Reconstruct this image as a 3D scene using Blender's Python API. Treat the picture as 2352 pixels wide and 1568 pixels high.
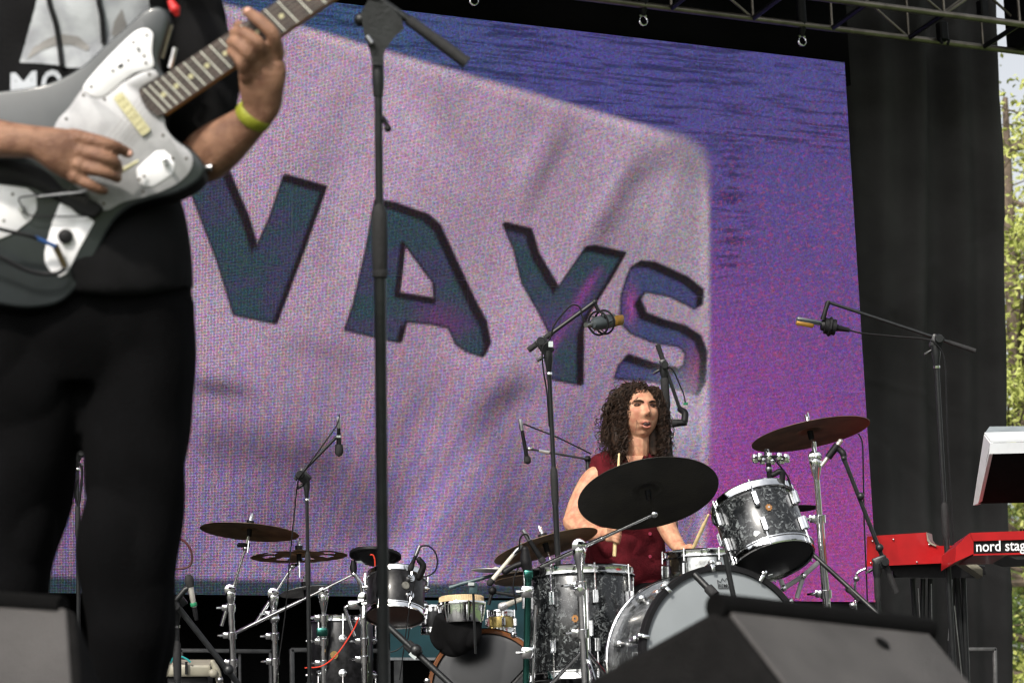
import bpy, math, random
import numpy as np
from mathutils import Vector, Matrix
from mathutils.bvhtree import BVHTree
random.seed(7); rng = np.random.default_rng(7)
for o in list(bpy.data.objects): bpy.data.objects.remove(o)
S = bpy.context.scene
COL = S.collection
# ------------------------------------------------------------------ camera
F, CX, CY = 5550.0, 1176.0, 784.0            # focal length in photo pixels (2352 wide)
CAM = np.array([0.0, 0.0, 1.14])
YAW, PIT, ROL = [math.radians(a) for a in (24.64, 11.50, -1.874)]
_w = np.array([math.sin(YAW)*math.cos(PIT), math.cos(YAW)*math.cos(PIT), math.sin(PIT)])
_r0 = np.array([math.cos(YAW), -math.sin(YAW), 0.0]); _u0 = np.cross(_r0, _w)
CR = math.cos(ROL)*_r0 + math.sin(ROL)*_u0
CU = -math.sin(ROL)*_r0 + math.cos(ROL)*_u0
CW = _w
def P(u, v, d):                               # a place in the world at d metres along the view
    return CAM + d*(CW + CR*(u-CX)/F - CU*(v-CY)/F)
def PY(u, v, Y):                              # ... or where it meets the plane y = Y
    r = CW + CR*(u-CX)/F - CU*(v-CY)/F
    return CAM + r*((Y-CAM[1])/r[1])
def to_px(p):
    q = p - CAM; d = q @ CW
    return CX + F*(q @ CR)/d, CY - F*(q @ CU)/d
cam_d = bpy.data.cameras.new('camera'); cam = bpy.data.objects.new('camera', cam_d); COL.objects.link(cam)
m = Matrix([[CR[i], CU[i], -CW[i], CAM[i]] for i in range(3)] + [[0,0,0,1]])
cam.matrix_world = m
cam_d.sensor_width = 36; cam_d.lens = F/2352*36; cam_d.clip_end = 2000; cam_d.clip_start = 0.05
cam_d.dof.use_dof = True; cam_d.dof.focus_distance = 9.0; cam_d.dof.aperture_fstop = 7.0
S.camera = cam
S.cycles.pixel_filter_type = 'BLACKMAN_HARRIS'; S.cycles.filter_width = 1.4
# ------------------------------------------------------------------ sky, sun, exposure
wd = bpy.data.worlds.new('World'); S.world = wd; wd.use_nodes = True
nt = wd.node_tree; nt.nodes.clear()
sky = nt.nodes.new('ShaderNodeTexSky'); sky.sky_type = 'NISHITA'; sky.sun_disc = False
SUN_EL, SUN_AZ = math.radians(38), math.radians(229)      # azimuth clockwise from +Y: behind and left of the camera
sky.sun_elevation = SUN_EL; sky.sun_rotation = SUN_AZ; sky.dust_density = 4.0; sky.air_density = 1.0; sky.ozone_density = 1.0
hs = nt.nodes.new('ShaderNodeHueSaturation'); hs.inputs['Saturation'].default_value = 0.2
bg = nt.nodes.new('ShaderNodeBackground'); bg.inputs['Strength'].default_value = 0.11
wo = nt.nodes.new('ShaderNodeOutputWorld')
nt.links.new(sky.outputs[0], hs.inputs['Color']); nt.links.new(hs.outputs[0], bg.inputs[0]); nt.links.new(bg.outputs[0], wo.inputs[0])
sd = bpy.data.lights.new('sun', 'SUN'); sd.energy = 2.3; sd.angle = math.radians(4); sd.color = (1, 0.93, 0.83)
so = bpy.data.objects.new('sun', sd); COL.objects.link(so)
sv = Vector((math.sin(SUN_AZ)*math.cos(SUN_EL), math.cos(SUN_AZ)*math.cos(SUN_EL), math.sin(SUN_EL)))
so.rotation_euler = sv.to_track_quat('Z', 'Y').to_euler(); so.location = (-6, -14, 18)
S.view_settings.view_transform = 'Standard'; S.view_settings.look = 'None'
S.view_settings.exposure = 0.85; S.view_settings.gamma = 1.0; S.view_settings.use_curve_mapping = False
# ------------------------------------------------------------------ materials
def lin(c):
    return tuple(((x/255)/12.92 if x/255 <= .04045 else ((x/255+.055)/1.055)**2.4) for x in c)
MATS = {}
def mat(name, col, rough=.5, metal=0., noise=0., nscale=20., bump=0., bscale=80., spec=.5, coat=0., sheen=0., col2=None, ndet=4, dist=0., sub=0.):
    if name in MATS: return MATS[name]
    M = bpy.data.materials.new(name); M.use_nodes = True; t = M.node_tree; b = t.nodes['Principled BSDF']
    b.inputs['Roughness'].default_value = rough; b.inputs['Metallic'].default_value = metal
    b.inputs['Specular IOR Level'].default_value = spec; b.inputs['Coat Weight'].default_value = coat
    b.inputs['Coat Roughness'].default_value = .08
    if sheen: b.inputs['Sheen Weight'].default_value = sheen; b.inputs['Sheen Roughness'].default_value = .5
    if sub: b.inputs['Subsurface Weight'].default_value = sub; b.inputs['Subsurface Radius'].default_value = (.012, .005, .003); b.inputs['Subsurface Scale'].default_value = 1
    b.inputs['Base Color'].default_value = (*col, 1)
    tc = t.nodes.new('ShaderNodeTexCoord')
    if noise or col2:
        n = t.nodes.new('ShaderNodeTexNoise'); n.inputs['Scale'].default_value = nscale; n.inputs['Detail'].default_value = ndet; n.inputs['Distortion'].default_value = dist
        t.links.new(tc.outputs['Object'], n.inputs['Vector'])
        r = t.nodes.new('ShaderNodeValToRGB'); r.color_ramp.elements[0].position = .36; r.color_ramp.elements[1].position = .64
        c2 = col2 if col2 else tuple(min(1, x*(1+noise)) for x in col)
        c1 = col if col2 else tuple(x*(1-noise) for x in col)
        r.color_ramp.elements[0].color = (*c1, 1); r.color_ramp.elements[1].color = (*c2, 1)
        t.links.new(n.outputs['Fac'], r.inputs[0]); t.links.new(r.outputs[0], b.inputs['Base Color'])
    if bump:
        n2 = t.nodes.new('ShaderNodeTexNoise'); n2.inputs['Scale'].default_value = bscale; n2.inputs['Detail'].default_value = 5
        t.links.new(tc.outputs['Object'], n2.inputs['Vector'])
        bp = t.nodes.new('ShaderNodeBump'); bp.inputs['Strength'].default_value = bump; bp.inputs['Distance'].default_value = .01
        t.links.new(n2.outputs['Fac'], bp.inputs['Height']); t.links.new(bp.outputs[0], b.inputs['Normal'])
    MATS[name] = M; return M
CHROME = mat('chrome', (.90,.91,.93), .09, 1., noise=.1, nscale=30, bump=.08, bscale=40)
STEEL = mat('brushed_steel', (.5,.5,.51), .3, 1., noise=.15, nscale=60)
ALU = mat('truss_aluminium', (.26,.23,.19), .38, .9, noise=.2, nscale=12, bump=.1, bscale=60)
BLACKM = mat('black_powder_coat', (.010,.011,.012), .42, 0., noise=.25, nscale=60, bump=.06, bscale=300)
FGBLACK = mat('black_stand_steel', (.010,.0115,.012), .42, 0.2, noise=.3, nscale=25, bump=.1, bscale=120)
BLACKP = mat('black_plastic', (.006,.006,.007), .55, spec=.25, noise=.25, nscale=40)
RUBBER = mat('rubber', (.012,.012,.013), .8, noise=.2, nscale=80, bump=.2, bscale=200)
CLOTH = mat('black_cotton', (.006,.006,.0065), .95, noise=.3, nscale=9, bump=.35, bscale=300, spec=.12)
JEAN = mat('black_denim', (.0026,.0026,.0029), .95, noise=.35, nscale=7, bump=.35, bscale=260, spec=.06)
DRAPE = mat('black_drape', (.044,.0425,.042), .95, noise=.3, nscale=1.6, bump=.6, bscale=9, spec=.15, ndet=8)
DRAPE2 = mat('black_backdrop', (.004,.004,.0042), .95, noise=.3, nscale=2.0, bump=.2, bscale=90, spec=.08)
BRONZE = mat('dark_bronze', (.20,.135,.075), .40, .35, noise=.4, nscale=14, bump=.12, bscale=90)
DARKBR = mat('dark_matt_bronze', (.020,.018,.013), .6, .2, noise=.35, nscale=10, bump=.15, bscale=120)
BRASS = mat('bright_brass', (.75,.5,.22), .25, 1., noise=.3, nscale=18)
SILVC = mat('pale_silver_cymbal', (.75,.73,.72), .35, .4, noise=.2, nscale=16, bump=.1, bscale=120)
CREAM = mat('cream_plastic', (.50,.47,.27), .4, noise=.08, nscale=40)
WHITE = mat('white_plate', (.78,.78,.80), .3, noise=.04, nscale=40, coat=.3)
GUARD = mat('pearl_pickguard', (.35,.35,.36), .25, noise=.12, nscale=35, coat=.6)
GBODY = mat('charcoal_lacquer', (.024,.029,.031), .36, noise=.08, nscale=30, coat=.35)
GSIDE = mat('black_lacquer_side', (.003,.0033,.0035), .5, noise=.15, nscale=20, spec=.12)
ROSEW = mat('rosewood', (.040,.026,.022), .55, noise=.4, nscale=60, bump=.1, bscale=200)
MAPLE = mat('maple_neck', (.33,.15,.05), .4, noise=.2, nscale=20)
FRET = mat('fret_wire', (.70,.70,.62), .4, .5, noise=.08, nscale=50)
SKIN = mat('tanned_skin', (.26,.138,.085), .58, noise=.1, col2=(.14,.066,.040), nscale=34, ndet=8, bump=.35, bscale=260, sub=.12, spec=.35)
SKIN2 = mat('fair_skin', (.56,.32,.20), .5, col2=(.42,.18,.115), nscale=38, ndet=7, bump=.2, bscale=260, sub=.12, spec=.3)
HAIR = mat('dark_brown_hair', (.024,.013,.008), .62, noise=.6, nscale=60, spec=.25)
VEST = mat('maroon_cloth', (.075,.006,.010), .92, noise=.25, nscale=30, bump=.4, bscale=160, spec=.15)
WOOD = mat('hickory_stick', (.62,.47,.24), .5, noise=.12, nscale=60)
HEADW = mat('white_drum_head', (.19,.21,.222), .55, noise=.04, nscale=8)
HEADC = mat('clear_drum_head', (.012,.013,.015), .28, noise=.3, nscale=9)
HEADB = mat('black_drum_head', (.008,.008,.009), .45, noise=.1, nscale=8)
HEADBR = mat('brown_drum_head', (.09,.045,.032), .5, noise=.12, nscale=8)
TAN = mat('goat_skin_head', (.56,.42,.24), .6, noise=.1, nscale=30)
ORANGE = mat('orange_lacquer', (.14,.05,.016), .3, noise=.2, nscale=20, coat=.5)
WRAPD = mat('black_sparkle_wrap', (.003,.003,.0035), .35, col2=(.016,.016,.018), nscale=70, coat=.15, spec=.3)
RED = mat('red_lacquer', (.36,.008,.010), .32, noise=.16, nscale=9, ndet=10, coat=.4, bump=.02, bscale=300)
BEIGE = mat('beige_enamel', (.27,.255,.20), .5, noise=.12, nscale=18)
TEAL = mat('teal_vinyl', (.02,.085,.10), .55, noise=.25, nscale=6, bump=.2, bscale=20)
GREENR = mat('green_ring', (.02,.20,.09), .4, noise=.1)
YELL = mat('yellow_green_wristband', (.22,.23,.012), .6, noise=.15, nscale=60, bump=.2, bscale=200)
REDC = mat('red_cable', (.6,.04,.015), .45, noise=.1)
BLUEC = mat('blue_cable_sleeve', (.02,.07,.22), .45, noise=.1)
WEDGE = mat('wedge_textured_paint', (.062,.058,.057), .75, noise=.22, nscale=7, ndet=12, bump=.8, bscale=350)
WEDGES = mat('wedge_edge_paint', (.0025,.0025,.0025), .9, spec=.1, noise=.15, nscale=30, bump=.8, bscale=350)
WEDGED = mat('wedge_side_carpet', (.0065,.0062,.0062), .95, spec=.15, noise=.2, nscale=30, bump=.8, bscale=350)
PRINT = mat('shirt_print', (.42,.44,.46), .85, col2=(.24,.25,.27), nscale=16, ndet=10, bump=.2, bscale=300)
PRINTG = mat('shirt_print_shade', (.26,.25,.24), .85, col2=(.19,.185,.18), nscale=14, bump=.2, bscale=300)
PRINTW = mat('shirt_print_lettering', (.36,.38,.41), .85, noise=.1, nscale=30)
GREYM = mat('grey_frame_steel', (.10,.10,.10), .5, .3, noise=.2, nscale=30)
STAGEM = mat('stage_deck_paint', (.03,.03,.031), .8, noise=.3, nscale=4, bump=.2, bscale=60)
GRASS = mat('grass_green', (.06,.10,.025), .9, noise=.4, nscale=3, bump=.5, bscale=20)
def pearl():
    M = bpy.data.materials.new('black_marine_pearl'); M.use_nodes = True; t = M.node_tree; b = t.nodes['Principled BSDF']
    b.inputs['Roughness'].default_value = .22; b.inputs['Coat Weight'].default_value = .35; b.inputs['Coat Roughness'].default_value = .05
    tc = t.nodes.new('ShaderNodeTexCoord'); n = t.nodes.new('ShaderNodeTexNoise'); n.inputs['Scale'].default_value = 34; n.inputs['Detail'].default_value = 4
    v = t.nodes.new('ShaderNodeTexVoronoi'); v.inputs['Scale'].default_value = 120; v.feature = 'F1'; v.inputs['Randomness'].default_value = 1
    mx = t.nodes.new('ShaderNodeMixRGB'); mx.blend_type = 'ADD'; mx.inputs[0].default_value = .07
    t.links.new(tc.outputs['Object'], n.inputs['Vector']); t.links.new(tc.outputs['Object'], mx.inputs[1]); t.links.new(n.outputs['Color'], mx.inputs[2])
    t.links.new(mx.outputs[0], v.inputs['Vector'])
    sp = t.nodes.new('ShaderNodeSeparateColor'); t.links.new(v.outputs['Color'], sp.inputs[0])
    mu = t.nodes.new('ShaderNodeMath'); mu.operation = 'MULTIPLY'; t.links.new(sp.outputs[0], mu.inputs[0]); t.links.new(n.outputs['Fac'], mu.inputs[1])
    r = t.nodes.new('ShaderNodeValToRGB'); e = r.color_ramp.elements
    e[0].position = .16; e[0].color = (.006,.007,.008,1); e[1].position = .62; e[1].color = (.17,.185,.19,1)
    e2 = e.new(.36); e2.color = (.022,.024,.025,1)
    t.links.new(mu.outputs[0], r.inputs[0]); t.links.new(r.outputs[0], b.inputs['Base Color']); return M
PEARL = pearl()
# ------------------------------------------------------------------ mesh helpers
def nz(v): v = np.asarray(v, float); return v/np.linalg.norm(v)
def basis(n, hint=None):
    n = nz(n); h = np.array([0,0,1.]) if hint is None else np.asarray(hint, float)
    if abs(n @ nz(h)) > .98: h = np.array([1.,0,0])
    a = nz(np.cross(h, n)); b = np.cross(n, a); return a, b, n
class B:
    def __init__(s): s.v = []; s.f = []
    def add(s, v, f):
        k = len(s.v); s.v += [tuple(map(float, x)) for x in v]; s.f += [tuple(i+k for i in q) for q in f]; return s
    def tube(s, pts, r, seg=12, caps=True, aspect=None, hint=None):
        pts = [np.asarray(p, float) for p in pts]; n = len(pts)
        r = [r]*n if np.isscalar(r) else list(r)
        V = []; a0 = None
        for i, p in enumerate(pts):
            t = nz(pts[min(i+1, n-1)] - pts[max(i-1, 0)])
            if a0 is None: a, b, _ = basis(t, hint)
            else:
                a = a0 - t*(a0 @ t); a = nz(a); b = np.cross(t, a)
            a0 = a
            for k in range(seg):
                c = 2*math.pi*k/seg; V.append(p + r[i]*(a*math.cos(c) + b*math.sin(c)))
        Fc = [(i*seg+k, i*seg+(k+1)%seg, (i+1)*seg+(k+1)%seg, (i+1)*seg+k) for i in range(n-1) for k in range(seg)]
        if caps: Fc += [tuple(range(seg-1, -1, -1)), tuple((n-1)*seg+k for k in range(seg))]
        return s.add(V, Fc)
    def lathe(s, prof, o, ax, seg=32, caps=False, hint=None):
        a, b, n = basis(ax, hint); o = np.asarray(o, float); V = []
        for (r, h) in prof:
            for k in range(seg):
                c = 2*math.pi*k/seg; V.append(o + n*h + r*(a*math.cos(c)+b*math.sin(c)))
        m_ = len(prof)
        Fc = [(i*seg+k, i*seg+(k+1)%seg, (i+1)*seg+(k+1)%seg, (i+1)*seg+k) for i in range(m_-1) for k in range(seg)]
        if caps: Fc += [tuple(range(seg-1, -1, -1)), tuple((m_-1)*seg+k for k in range(seg))]
        return s.add(V, Fc)
    def box(s, c, ax, ay, az, hx, hy, hz, ch=0.0):
        c, ax, ay, az = map(lambda q: np.asarray(q, float), (c, ax, ay, az))
        if ch <= 0:
            V = [c+ax*hx*i+ay*hy*j+az*hz*k for k in (-1,1) for j in (-1,1) for i in (-1,1)]
            return s.add(V, [(0,2,3,1),(4,5,7,6),(0,1,5,4),(2,6,7,3),(0,4,6,2),(1,3,7,5)])
        V = []; pr = [(-hx,-hy+ch),(-hx+ch,-hy),(hx-ch,-hy),(hx,-hy+ch),(hx,hy-ch),(hx-ch,hy),(-hx+ch,hy),(-hx,hy-ch)]
        for (z, q) in ((-hz, ch),(-hz+ch, 0),(hz-ch, 0),(hz, ch)):
            for (x, y) in pr:
                V.append(c + ax*(x - math.copysign(q, x)) + ay*(y - math.copysign(q, y)) + az*z)
        Fc = [(i*8+k, i*8+(k+1)%8, (i+1)*8+(k+1)%8, (i+1)*8+k) for i in range(3) for k in range(8)]
        Fc += [tuple(range(7,-1,-1)), tuple(24+k for k in range(8))]
        return s.add(V, Fc)
    def ball(s, c, r, seg=16, ax=None, ay=None, az=None):
        ax = np.array([1.,0,0]) if ax is None else ax; ay = np.array([0,1.,0]) if ay is None else ay; az = np.array([0,0,1.]) if az is None else az
        rr = (r, r, r) if np.isscalar(r) else r; n = seg//2; V = [np.asarray(c)+az*rr[2]]
        for i in range(1, n):
            th = math.pi*i/n
            for k in range(seg):
                p_ = 2*math.pi*k/seg
                V.append(np.asarray(c) + ax*rr[0]*math.sin(th)*math.cos(p_) + ay*rr[1]*math.sin(th)*math.sin(p_) + az*rr[2]*math.cos(th))
        V.append(np.asarray(c)-az*rr[2]); L = len(V)-1
        Fc = [(0, 1+k, 1+(k+1)%seg) for k in range(seg)]
        Fc += [(1+(i-1)*seg+k, 1+i*seg+k, 1+i*seg+(k+1)%seg, 1+(i-1)*seg+(k+1)%seg) for i in range(1, n-1) for k in range(seg)]
        Fc += [(L, 1+(n-2)*seg+(k+1)%seg, 1+(n-2)*seg+k) for k in range(seg)]
        return s.add(V, Fc)
    def prism(s, A, Bk):                        # same-length outlines, front and back
        n = len(A)
        return s.add(list(A)+list(Bk), [tuple(range(n)), tuple(range(2*n-1, n-1, -1))] + [(i, i+n, (i+1)%n+n, (i+1)%n) for i in range(n)])
    def chain(s, pts, r, seg=14, per=5):         # limb: closed smooth tapered tube with round ends
        pts = [np.asarray(p, float) for p in pts]; r = [r]*len(pts) if np.isscalar(r) else list(r)
        Q = spline(pts, per); R = np.interp(np.linspace(0, len(pts)-1, len(Q)), range(len(pts)), r)
        s.ball(Q[0], R[0]*.99, seg); s.ball(Q[-1], R[-1]*.99, seg)
        return s.tube(Q, R, seg)
    def loft(s, secs, seg=28, per=4, front=None):   # secs: (point, half width, half depth) with depth along the view
        pts = [np.asarray(q[0], float) for q in secs]; W = [q[1] for q in secs]; H = [q[2] for q in secs]
        Q = spline(pts, per); tt = np.linspace(0, len(pts)-1, len(Q)); xs = np.arange(len(pts))
        W = smooth_interp(W, tt); H = smooth_interp(H, tt)
        V = []
        for i, p in enumerate(Q):
            t = nz(Q[min(i+1, len(Q)-1)]-Q[max(i-1, 0)]); a = nz(np.cross(t, CW)); b = np.cross(a, t)
            for k in range(seg):
                c = 2*math.pi*k/seg; cc, ss = math.cos(c), math.sin(c)
                V.append(p + a*W[i]*math.copysign(abs(cc)**.85, cc) + b*H[i]*math.copysign(abs(ss)**.85, ss))
        n = len(Q)
        Fc = [(i*seg+k, i*seg+(k+1)%seg, (i+1)*seg+(k+1)%seg, (i+1)*seg+k) for i in range(n-1) for k in range(seg)]
        Fc += [tuple(range(seg-1,-1,-1)), tuple((n-1)*seg+k for k in range(seg))]
        return s.add(V, Fc)
def spline(pts, per=6):
    pts = [np.asarray(p, float) for p in pts]
    if len(pts) < 3: return [pts[0]+(pts[-1]-pts[0])*i/per for i in range(per+1)]
    E = [2*pts[0]-pts[1]] + pts + [2*pts[-1]-pts[-2]]; out = []
    for i in range(1, len(E)-2):
        p0, p1, p2, p3 = E[i-1:i+3]
        for k in range(per):
            t = k/per
            out.append(.5*((2*p1)+(-p0+p2)*t+(2*p0-5*p1+4*p2-p3)*t*t+(-p0+3*p1-3*p2+p3)*t**3))
    out.append(pts[-1]); return out
def smooth_interp(vals, tt):
    q = spline([np.array([v, 0, 0.]) for v in vals], 8); x = np.linspace(0, len(vals)-1, len(q))
    return np.interp(tt, x, [a[0] for a in q])
ORIG = {}
def mk(name, b, material, parent=None, loc=None, angle=38, flat=False):
    me = bpy.data.meshes.new(name)
    root = parent
    if parent is not None: L = ORIG[parent.name]
    else: L = np.asarray(loc if loc is not None else np.mean(np.array(b.v), 0), float)
    V = np.array(b.v) - L
    me.from_pydata(V.tolist(), [], b.f); me.materials.append(material)
    if not flat:
        me.shade_smooth(); me.set_sharp_from_angle(angle=math.radians(angle))
    me.update()
    o = bpy.data.objects.new(name, me); COL.objects.link(o)
    if parent is not None: o.parent = parent
    else: o.location = L
    ORIG[o.name] = L
    return o
def tag(o, label=None, cat=None, group=None, kind=None):
    if label: o['label'] = label
    if cat: o['category'] = cat
    if group: o['group'] = group
    if kind: o['kind'] = kind
    return o
def thing(name, label, cat, loc, group=None):
    o = bpy.data.objects.new(name, None); COL.objects.link(o); o.empty_display_size = .1
    o.location = loc; ORIG[o.name] = np.asarray(loc, float); return tag(o, label, cat, group)
def struct(name, b, m_): o = mk(name, b, m_); o['kind'] = 'structure'; return o
def remesh(o, voxel, smooth=4, disp=None):
    md = o.modifiers.new('r', 'REMESH'); md.mode = 'VOXEL'; md.voxel_size = voxel; md.use_smooth_shade = True
    if smooth: sm = o.modifiers.new('s', 'SMOOTH'); sm.iterations = smooth; sm.factor = .5
    dg = bpy.context.evaluated_depsgraph_get(); dg.update()
    me = bpy.data.meshes.new_from_object(o.evaluated_get(dg)); old = o.data; mt = old.materials[0]
    o.modifiers.clear(); o.data = me; me.name = o.name
    if not me.materials: me.materials.append(mt)
    n = len(me.vertices)
    if disp is not None and n:
        co = np.empty(n*3, 'f'); me.vertices.foreach_get('co', co); co = co.reshape(-1, 3).astype(float)
        no = np.empty(n*3, 'f'); me.vertex_normals.foreach_get('vector', no); no = no.reshape(-1, 3)
        co += no*disp(co)[:, None]; me.vertices.foreach_set('co', co.astype('f').ravel())
    me.shade_smooth(); me.update(); return o
def wrinkle(amp, freq, seed=0, stretch=(1,1,1)):
    r = np.random.default_rng(seed); K = [(nz(r.normal(size=3))*freq*r.uniform(.5, 2.2), r.uniform(0, 6.28), r.uniform(.4, 1)) for _ in range(16)]
    st = np.array(stretch)
    def f(co):
        s = np.zeros(len(co))
        for k, ph, a in K: s += a*np.sin((co*st) @ k + ph + 1.5*np.sin((co*st) @ (k[[1,2,0]]*.6)))
        s /= 4; return amp*(np.abs(s)*1.4-.7)
    return f
def text_mesh(txt, size, bold=0.0, extrude=0.0):
    c = bpy.data.curves.new('t', 'FONT'); c.body = txt; c.size = size; c.offset = bold; c.extrude = extrude; c.resolution_u = 3
    o = bpy.data.objects.new('t', c); COL.objects.link(o); dg = bpy.context.evaluated_depsgraph_get(); dg.update()
    me = bpy.data.meshes.new_from_object(o.evaluated_get(dg)); v = np.array([x.co[:] for x in me.vertices]); f = [tuple(p.vertices) for p in me.polygons]
    bpy.data.objects.remove(o); return v, f
FLOOR = 1.20; RISER = 1.50
# ------------------------------------------------------------------ the setting
YS = 11.7
tr = PY(1935, 143, YS); br = PY(2022, 1383, YS)
SXR = (tr[0]+br[0])/2; SZT = tr[2]; SZB = br[2]
b = B(); g = 400
b.add([(-g,-g,0),(g,-g,0),(g,g,0),(-g,g,0)], [(0,1,2,3)]); struct('ground', b, GRASS)
X, Y, Z = np.eye(3)
def abox(x0,x1,y0,y1,z0,z1,ch=0): return B().box(((x0+x1)/2,(y0+y1)/2,(z0+z1)/2), X,Y,Z,(x1-x0)/2,(y1-y0)/2,(z1-z0)/2,ch)
st = thing('stage', 'black painted stage deck under the band and all their gear', 'stage', (1, 2.2, 0))
for i in range(7):
    for j in range(5):
        mk('deck_panel', abox(-4.5+i*2.0, -2.503+i*2.0, 2.35+j*2.5, 4.847+j*2.5, FLOOR-.12, FLOOR), STAGEM, st)
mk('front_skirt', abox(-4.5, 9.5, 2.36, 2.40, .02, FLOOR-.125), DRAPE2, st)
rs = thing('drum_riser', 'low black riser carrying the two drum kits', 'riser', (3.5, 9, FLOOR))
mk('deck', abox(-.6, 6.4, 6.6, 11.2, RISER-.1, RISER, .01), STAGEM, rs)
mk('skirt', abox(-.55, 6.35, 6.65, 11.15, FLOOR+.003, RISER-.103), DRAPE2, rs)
rf = thing('unseen_stage_roof', 'unseen dark flat roof above the truss, placed to block light from above', 'roof', (2, 8, 7.3))  # out of view; blocks top light, front edge set back to admit sun
mk('unseen_canopy', abox(-6, 8.3, 5.6, 13.5, 7.3, 7.45), DRAPE2, rf)
# backdrop and side drapes
def edge_x(z): return top_e[0]+(bot_e[0]-top_e[0])*(top_e[2]-z)/(top_e[2]-bot_e[2])
top_e = PY(2281, 120, 12.15); bot_e = PY(2318, 1560, 12.15); CXR = edge_x(4.0)
def folds(p0, p1, z0, z1, nx, nz_, amp, per, seed, name, label, m_, slant=0.0, tie=None):
    r = np.random.default_rng(seed); p0 = np.array(p0, float); p1 = np.array(p1, float); L = np.linalg.norm(p1-p0); t = (p1-p0)/L; n = np.array([t[1], -t[0], 0])
    ph = r.uniform(0, 6.28, 8); V = []
    cr_ = [(r.uniform(0, L), r.uniform(z0, z1), r.uniform(-1.2, 1.2), r.uniform(.15, .7), r.uniform(-.011, .013), r.uniform(.018, .04)) for _ in range(70 if nz_ > 140 else 0)]
    for j in range(nz_+1):
        z = j/nz_
        for i in range(nx+1):
            s = i/nx*L
            w = sum(math.sin(s*2*math.pi/per*(k*.45+.6)+ph[k]+.5*math.sin(z*(2+k)+ph[-k]))/(k*.5+1) for k in range(6))
            w *= (.45+.55*z)
            w += .35*math.sin(z*5+s*3+ph[2])*math.sin(z*9-s*2.3+ph[3]) + .22*math.sin((s*2.6+z*11)+ph[4])*math.exp(-((z-.45)/.3)**2)
            zz_ = z0+(z1-z0)*z; ex = 0.0
            for (cs, cz, sl, ln, aa, cw_) in cr_:
                du_ = s-cs; dv_ = zz_-cz; k_ = math.hypot(1, sl); al = (du_+dv_*sl)/k_; dd_ = (dv_-du_*sl)/k_
                if abs(al) < ln*2 and abs(dd_) < cw_*3: ex += aa*math.exp(-(al/ln)**2-(dd_/cw_)**2)
            q = p0+t*s*(1+slant*(edge_x(zz_)-CXR)/L) + n*(amp*w*.5+ex); x = q[:3].copy(); x[2] = z0+(z1-z0)*z
            if i == nx and slant: x[:2] += (t*(.008*math.sin(z*31)+.006*math.sin(z*13)))[:2]
            V.append(x)
    Fc = [(j*(nx+1)+i, j*(nx+1)+i+1, (j+1)*(nx+1)+i+1, (j+1)*(nx+1)+i) for j in range(nz_) for i in range(nx)]
    b = B().add(V, Fc); return b
b = folds((SXR-1.6, 12.15, 0), (CXR+.02, 12.15, 0), FLOOR-.4, 7.4, 260, 380, .15, .62, 11, '', '', DRAPE, slant=1)
o = mk('side_drape', b, DRAPE, None, (SXR, 12.15, FLOOR)); tag(o, 'black stage curtain hanging in folds to the right of the video wall', 'curtain')
md = o.modifiers.new('thickness', 'SOLIDIFY'); md.thickness = .004
b = folds((CXR-.10, 12.20, 0), (CXR+.03, 12.22, 0), FLOOR-.4, 7.4, 12, 120, .02, .3, 5, '', '', DRAPE)
b.v = [(x+edge_x(z)-CXR, y, z) for x, y, z in b.v]
o = mk('drape_edge', b, DRAPE, None, (CXR+.05, 12.2, FLOOR)); tag(o, 'narrow folded hem strip of drape at the outer right edge, beside the trees', 'curtain')
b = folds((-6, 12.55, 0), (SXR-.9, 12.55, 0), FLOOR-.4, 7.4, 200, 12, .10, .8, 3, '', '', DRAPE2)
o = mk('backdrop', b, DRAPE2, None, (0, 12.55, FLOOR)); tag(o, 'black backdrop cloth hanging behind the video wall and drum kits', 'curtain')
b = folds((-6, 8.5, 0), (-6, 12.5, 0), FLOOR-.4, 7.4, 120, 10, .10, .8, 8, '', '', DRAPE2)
o = mk('unseen_wing_curtain', b, DRAPE2, None, (-6, 8, FLOOR)); tag(o, 'unseen black curtain added at the far left to shade the stage', 'curtain')  # out of view, added for its shading of the stage
# header cloth above the screen
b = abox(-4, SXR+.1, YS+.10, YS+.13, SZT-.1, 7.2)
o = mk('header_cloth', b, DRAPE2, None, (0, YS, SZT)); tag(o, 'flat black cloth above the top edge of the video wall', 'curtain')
# ------------------------------------------------------------------ LED video wall
PITCH = .0078; TILE = PITCH*64
def sd_poly(u, v, poly):
    p = np.stack([u, v], -1); n = len(poly); d = np.full(u.shape, 1e18); s = np.zeros(u.shape, bool)
    for i in range(n):
        a = np.array(poly[i], float); c = np.array(poly[(i+1) % n], float); e = c-a; w = p-a
        t = np.clip((w@e)/(e@e), 0, 1); q = w - t[..., None]*e; d = np.minimum(d, (q**2).sum(-1))
        cr = ((a[1] > v) != (c[1] > v)) & (u < (c[0]-a[0])*(v-a[1])/((c[1]-a[1]) if c[1] != a[1] else 1e-9)+a[0]); s ^= cr
    d = np.sqrt(d); return np.where(s, -d, d)
def ss(x, a, c): t = np.clip((x-a)/(c-a), 0, 1); return t*t*(3-2*t)
LAT = rng.random((256, 256))
def vn(x, y):
    xi = np.floor(x).astype(int); yi = np.floor(y).astype(int); fx = x-xi; fy = y-yi; fx = fx*fx*(3-2*fx); fy = fy*fy*(3-2*fy)
    g_ = lambda i, j: LAT[i % 256, j % 256]
    return (g_(xi,yi)*(1-fx)+g_(xi+1,yi)*fx)*(1-fy)+(g_(xi,yi+1)*(1-fx)+g_(xi+1,yi+1)*fx)*fy
def fbm(x, y, o=4): return sum(vn(x*2**k+17*k, y*2**k+9*k)/2**k for k in range(o))/(2-2**(1-o))
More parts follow.
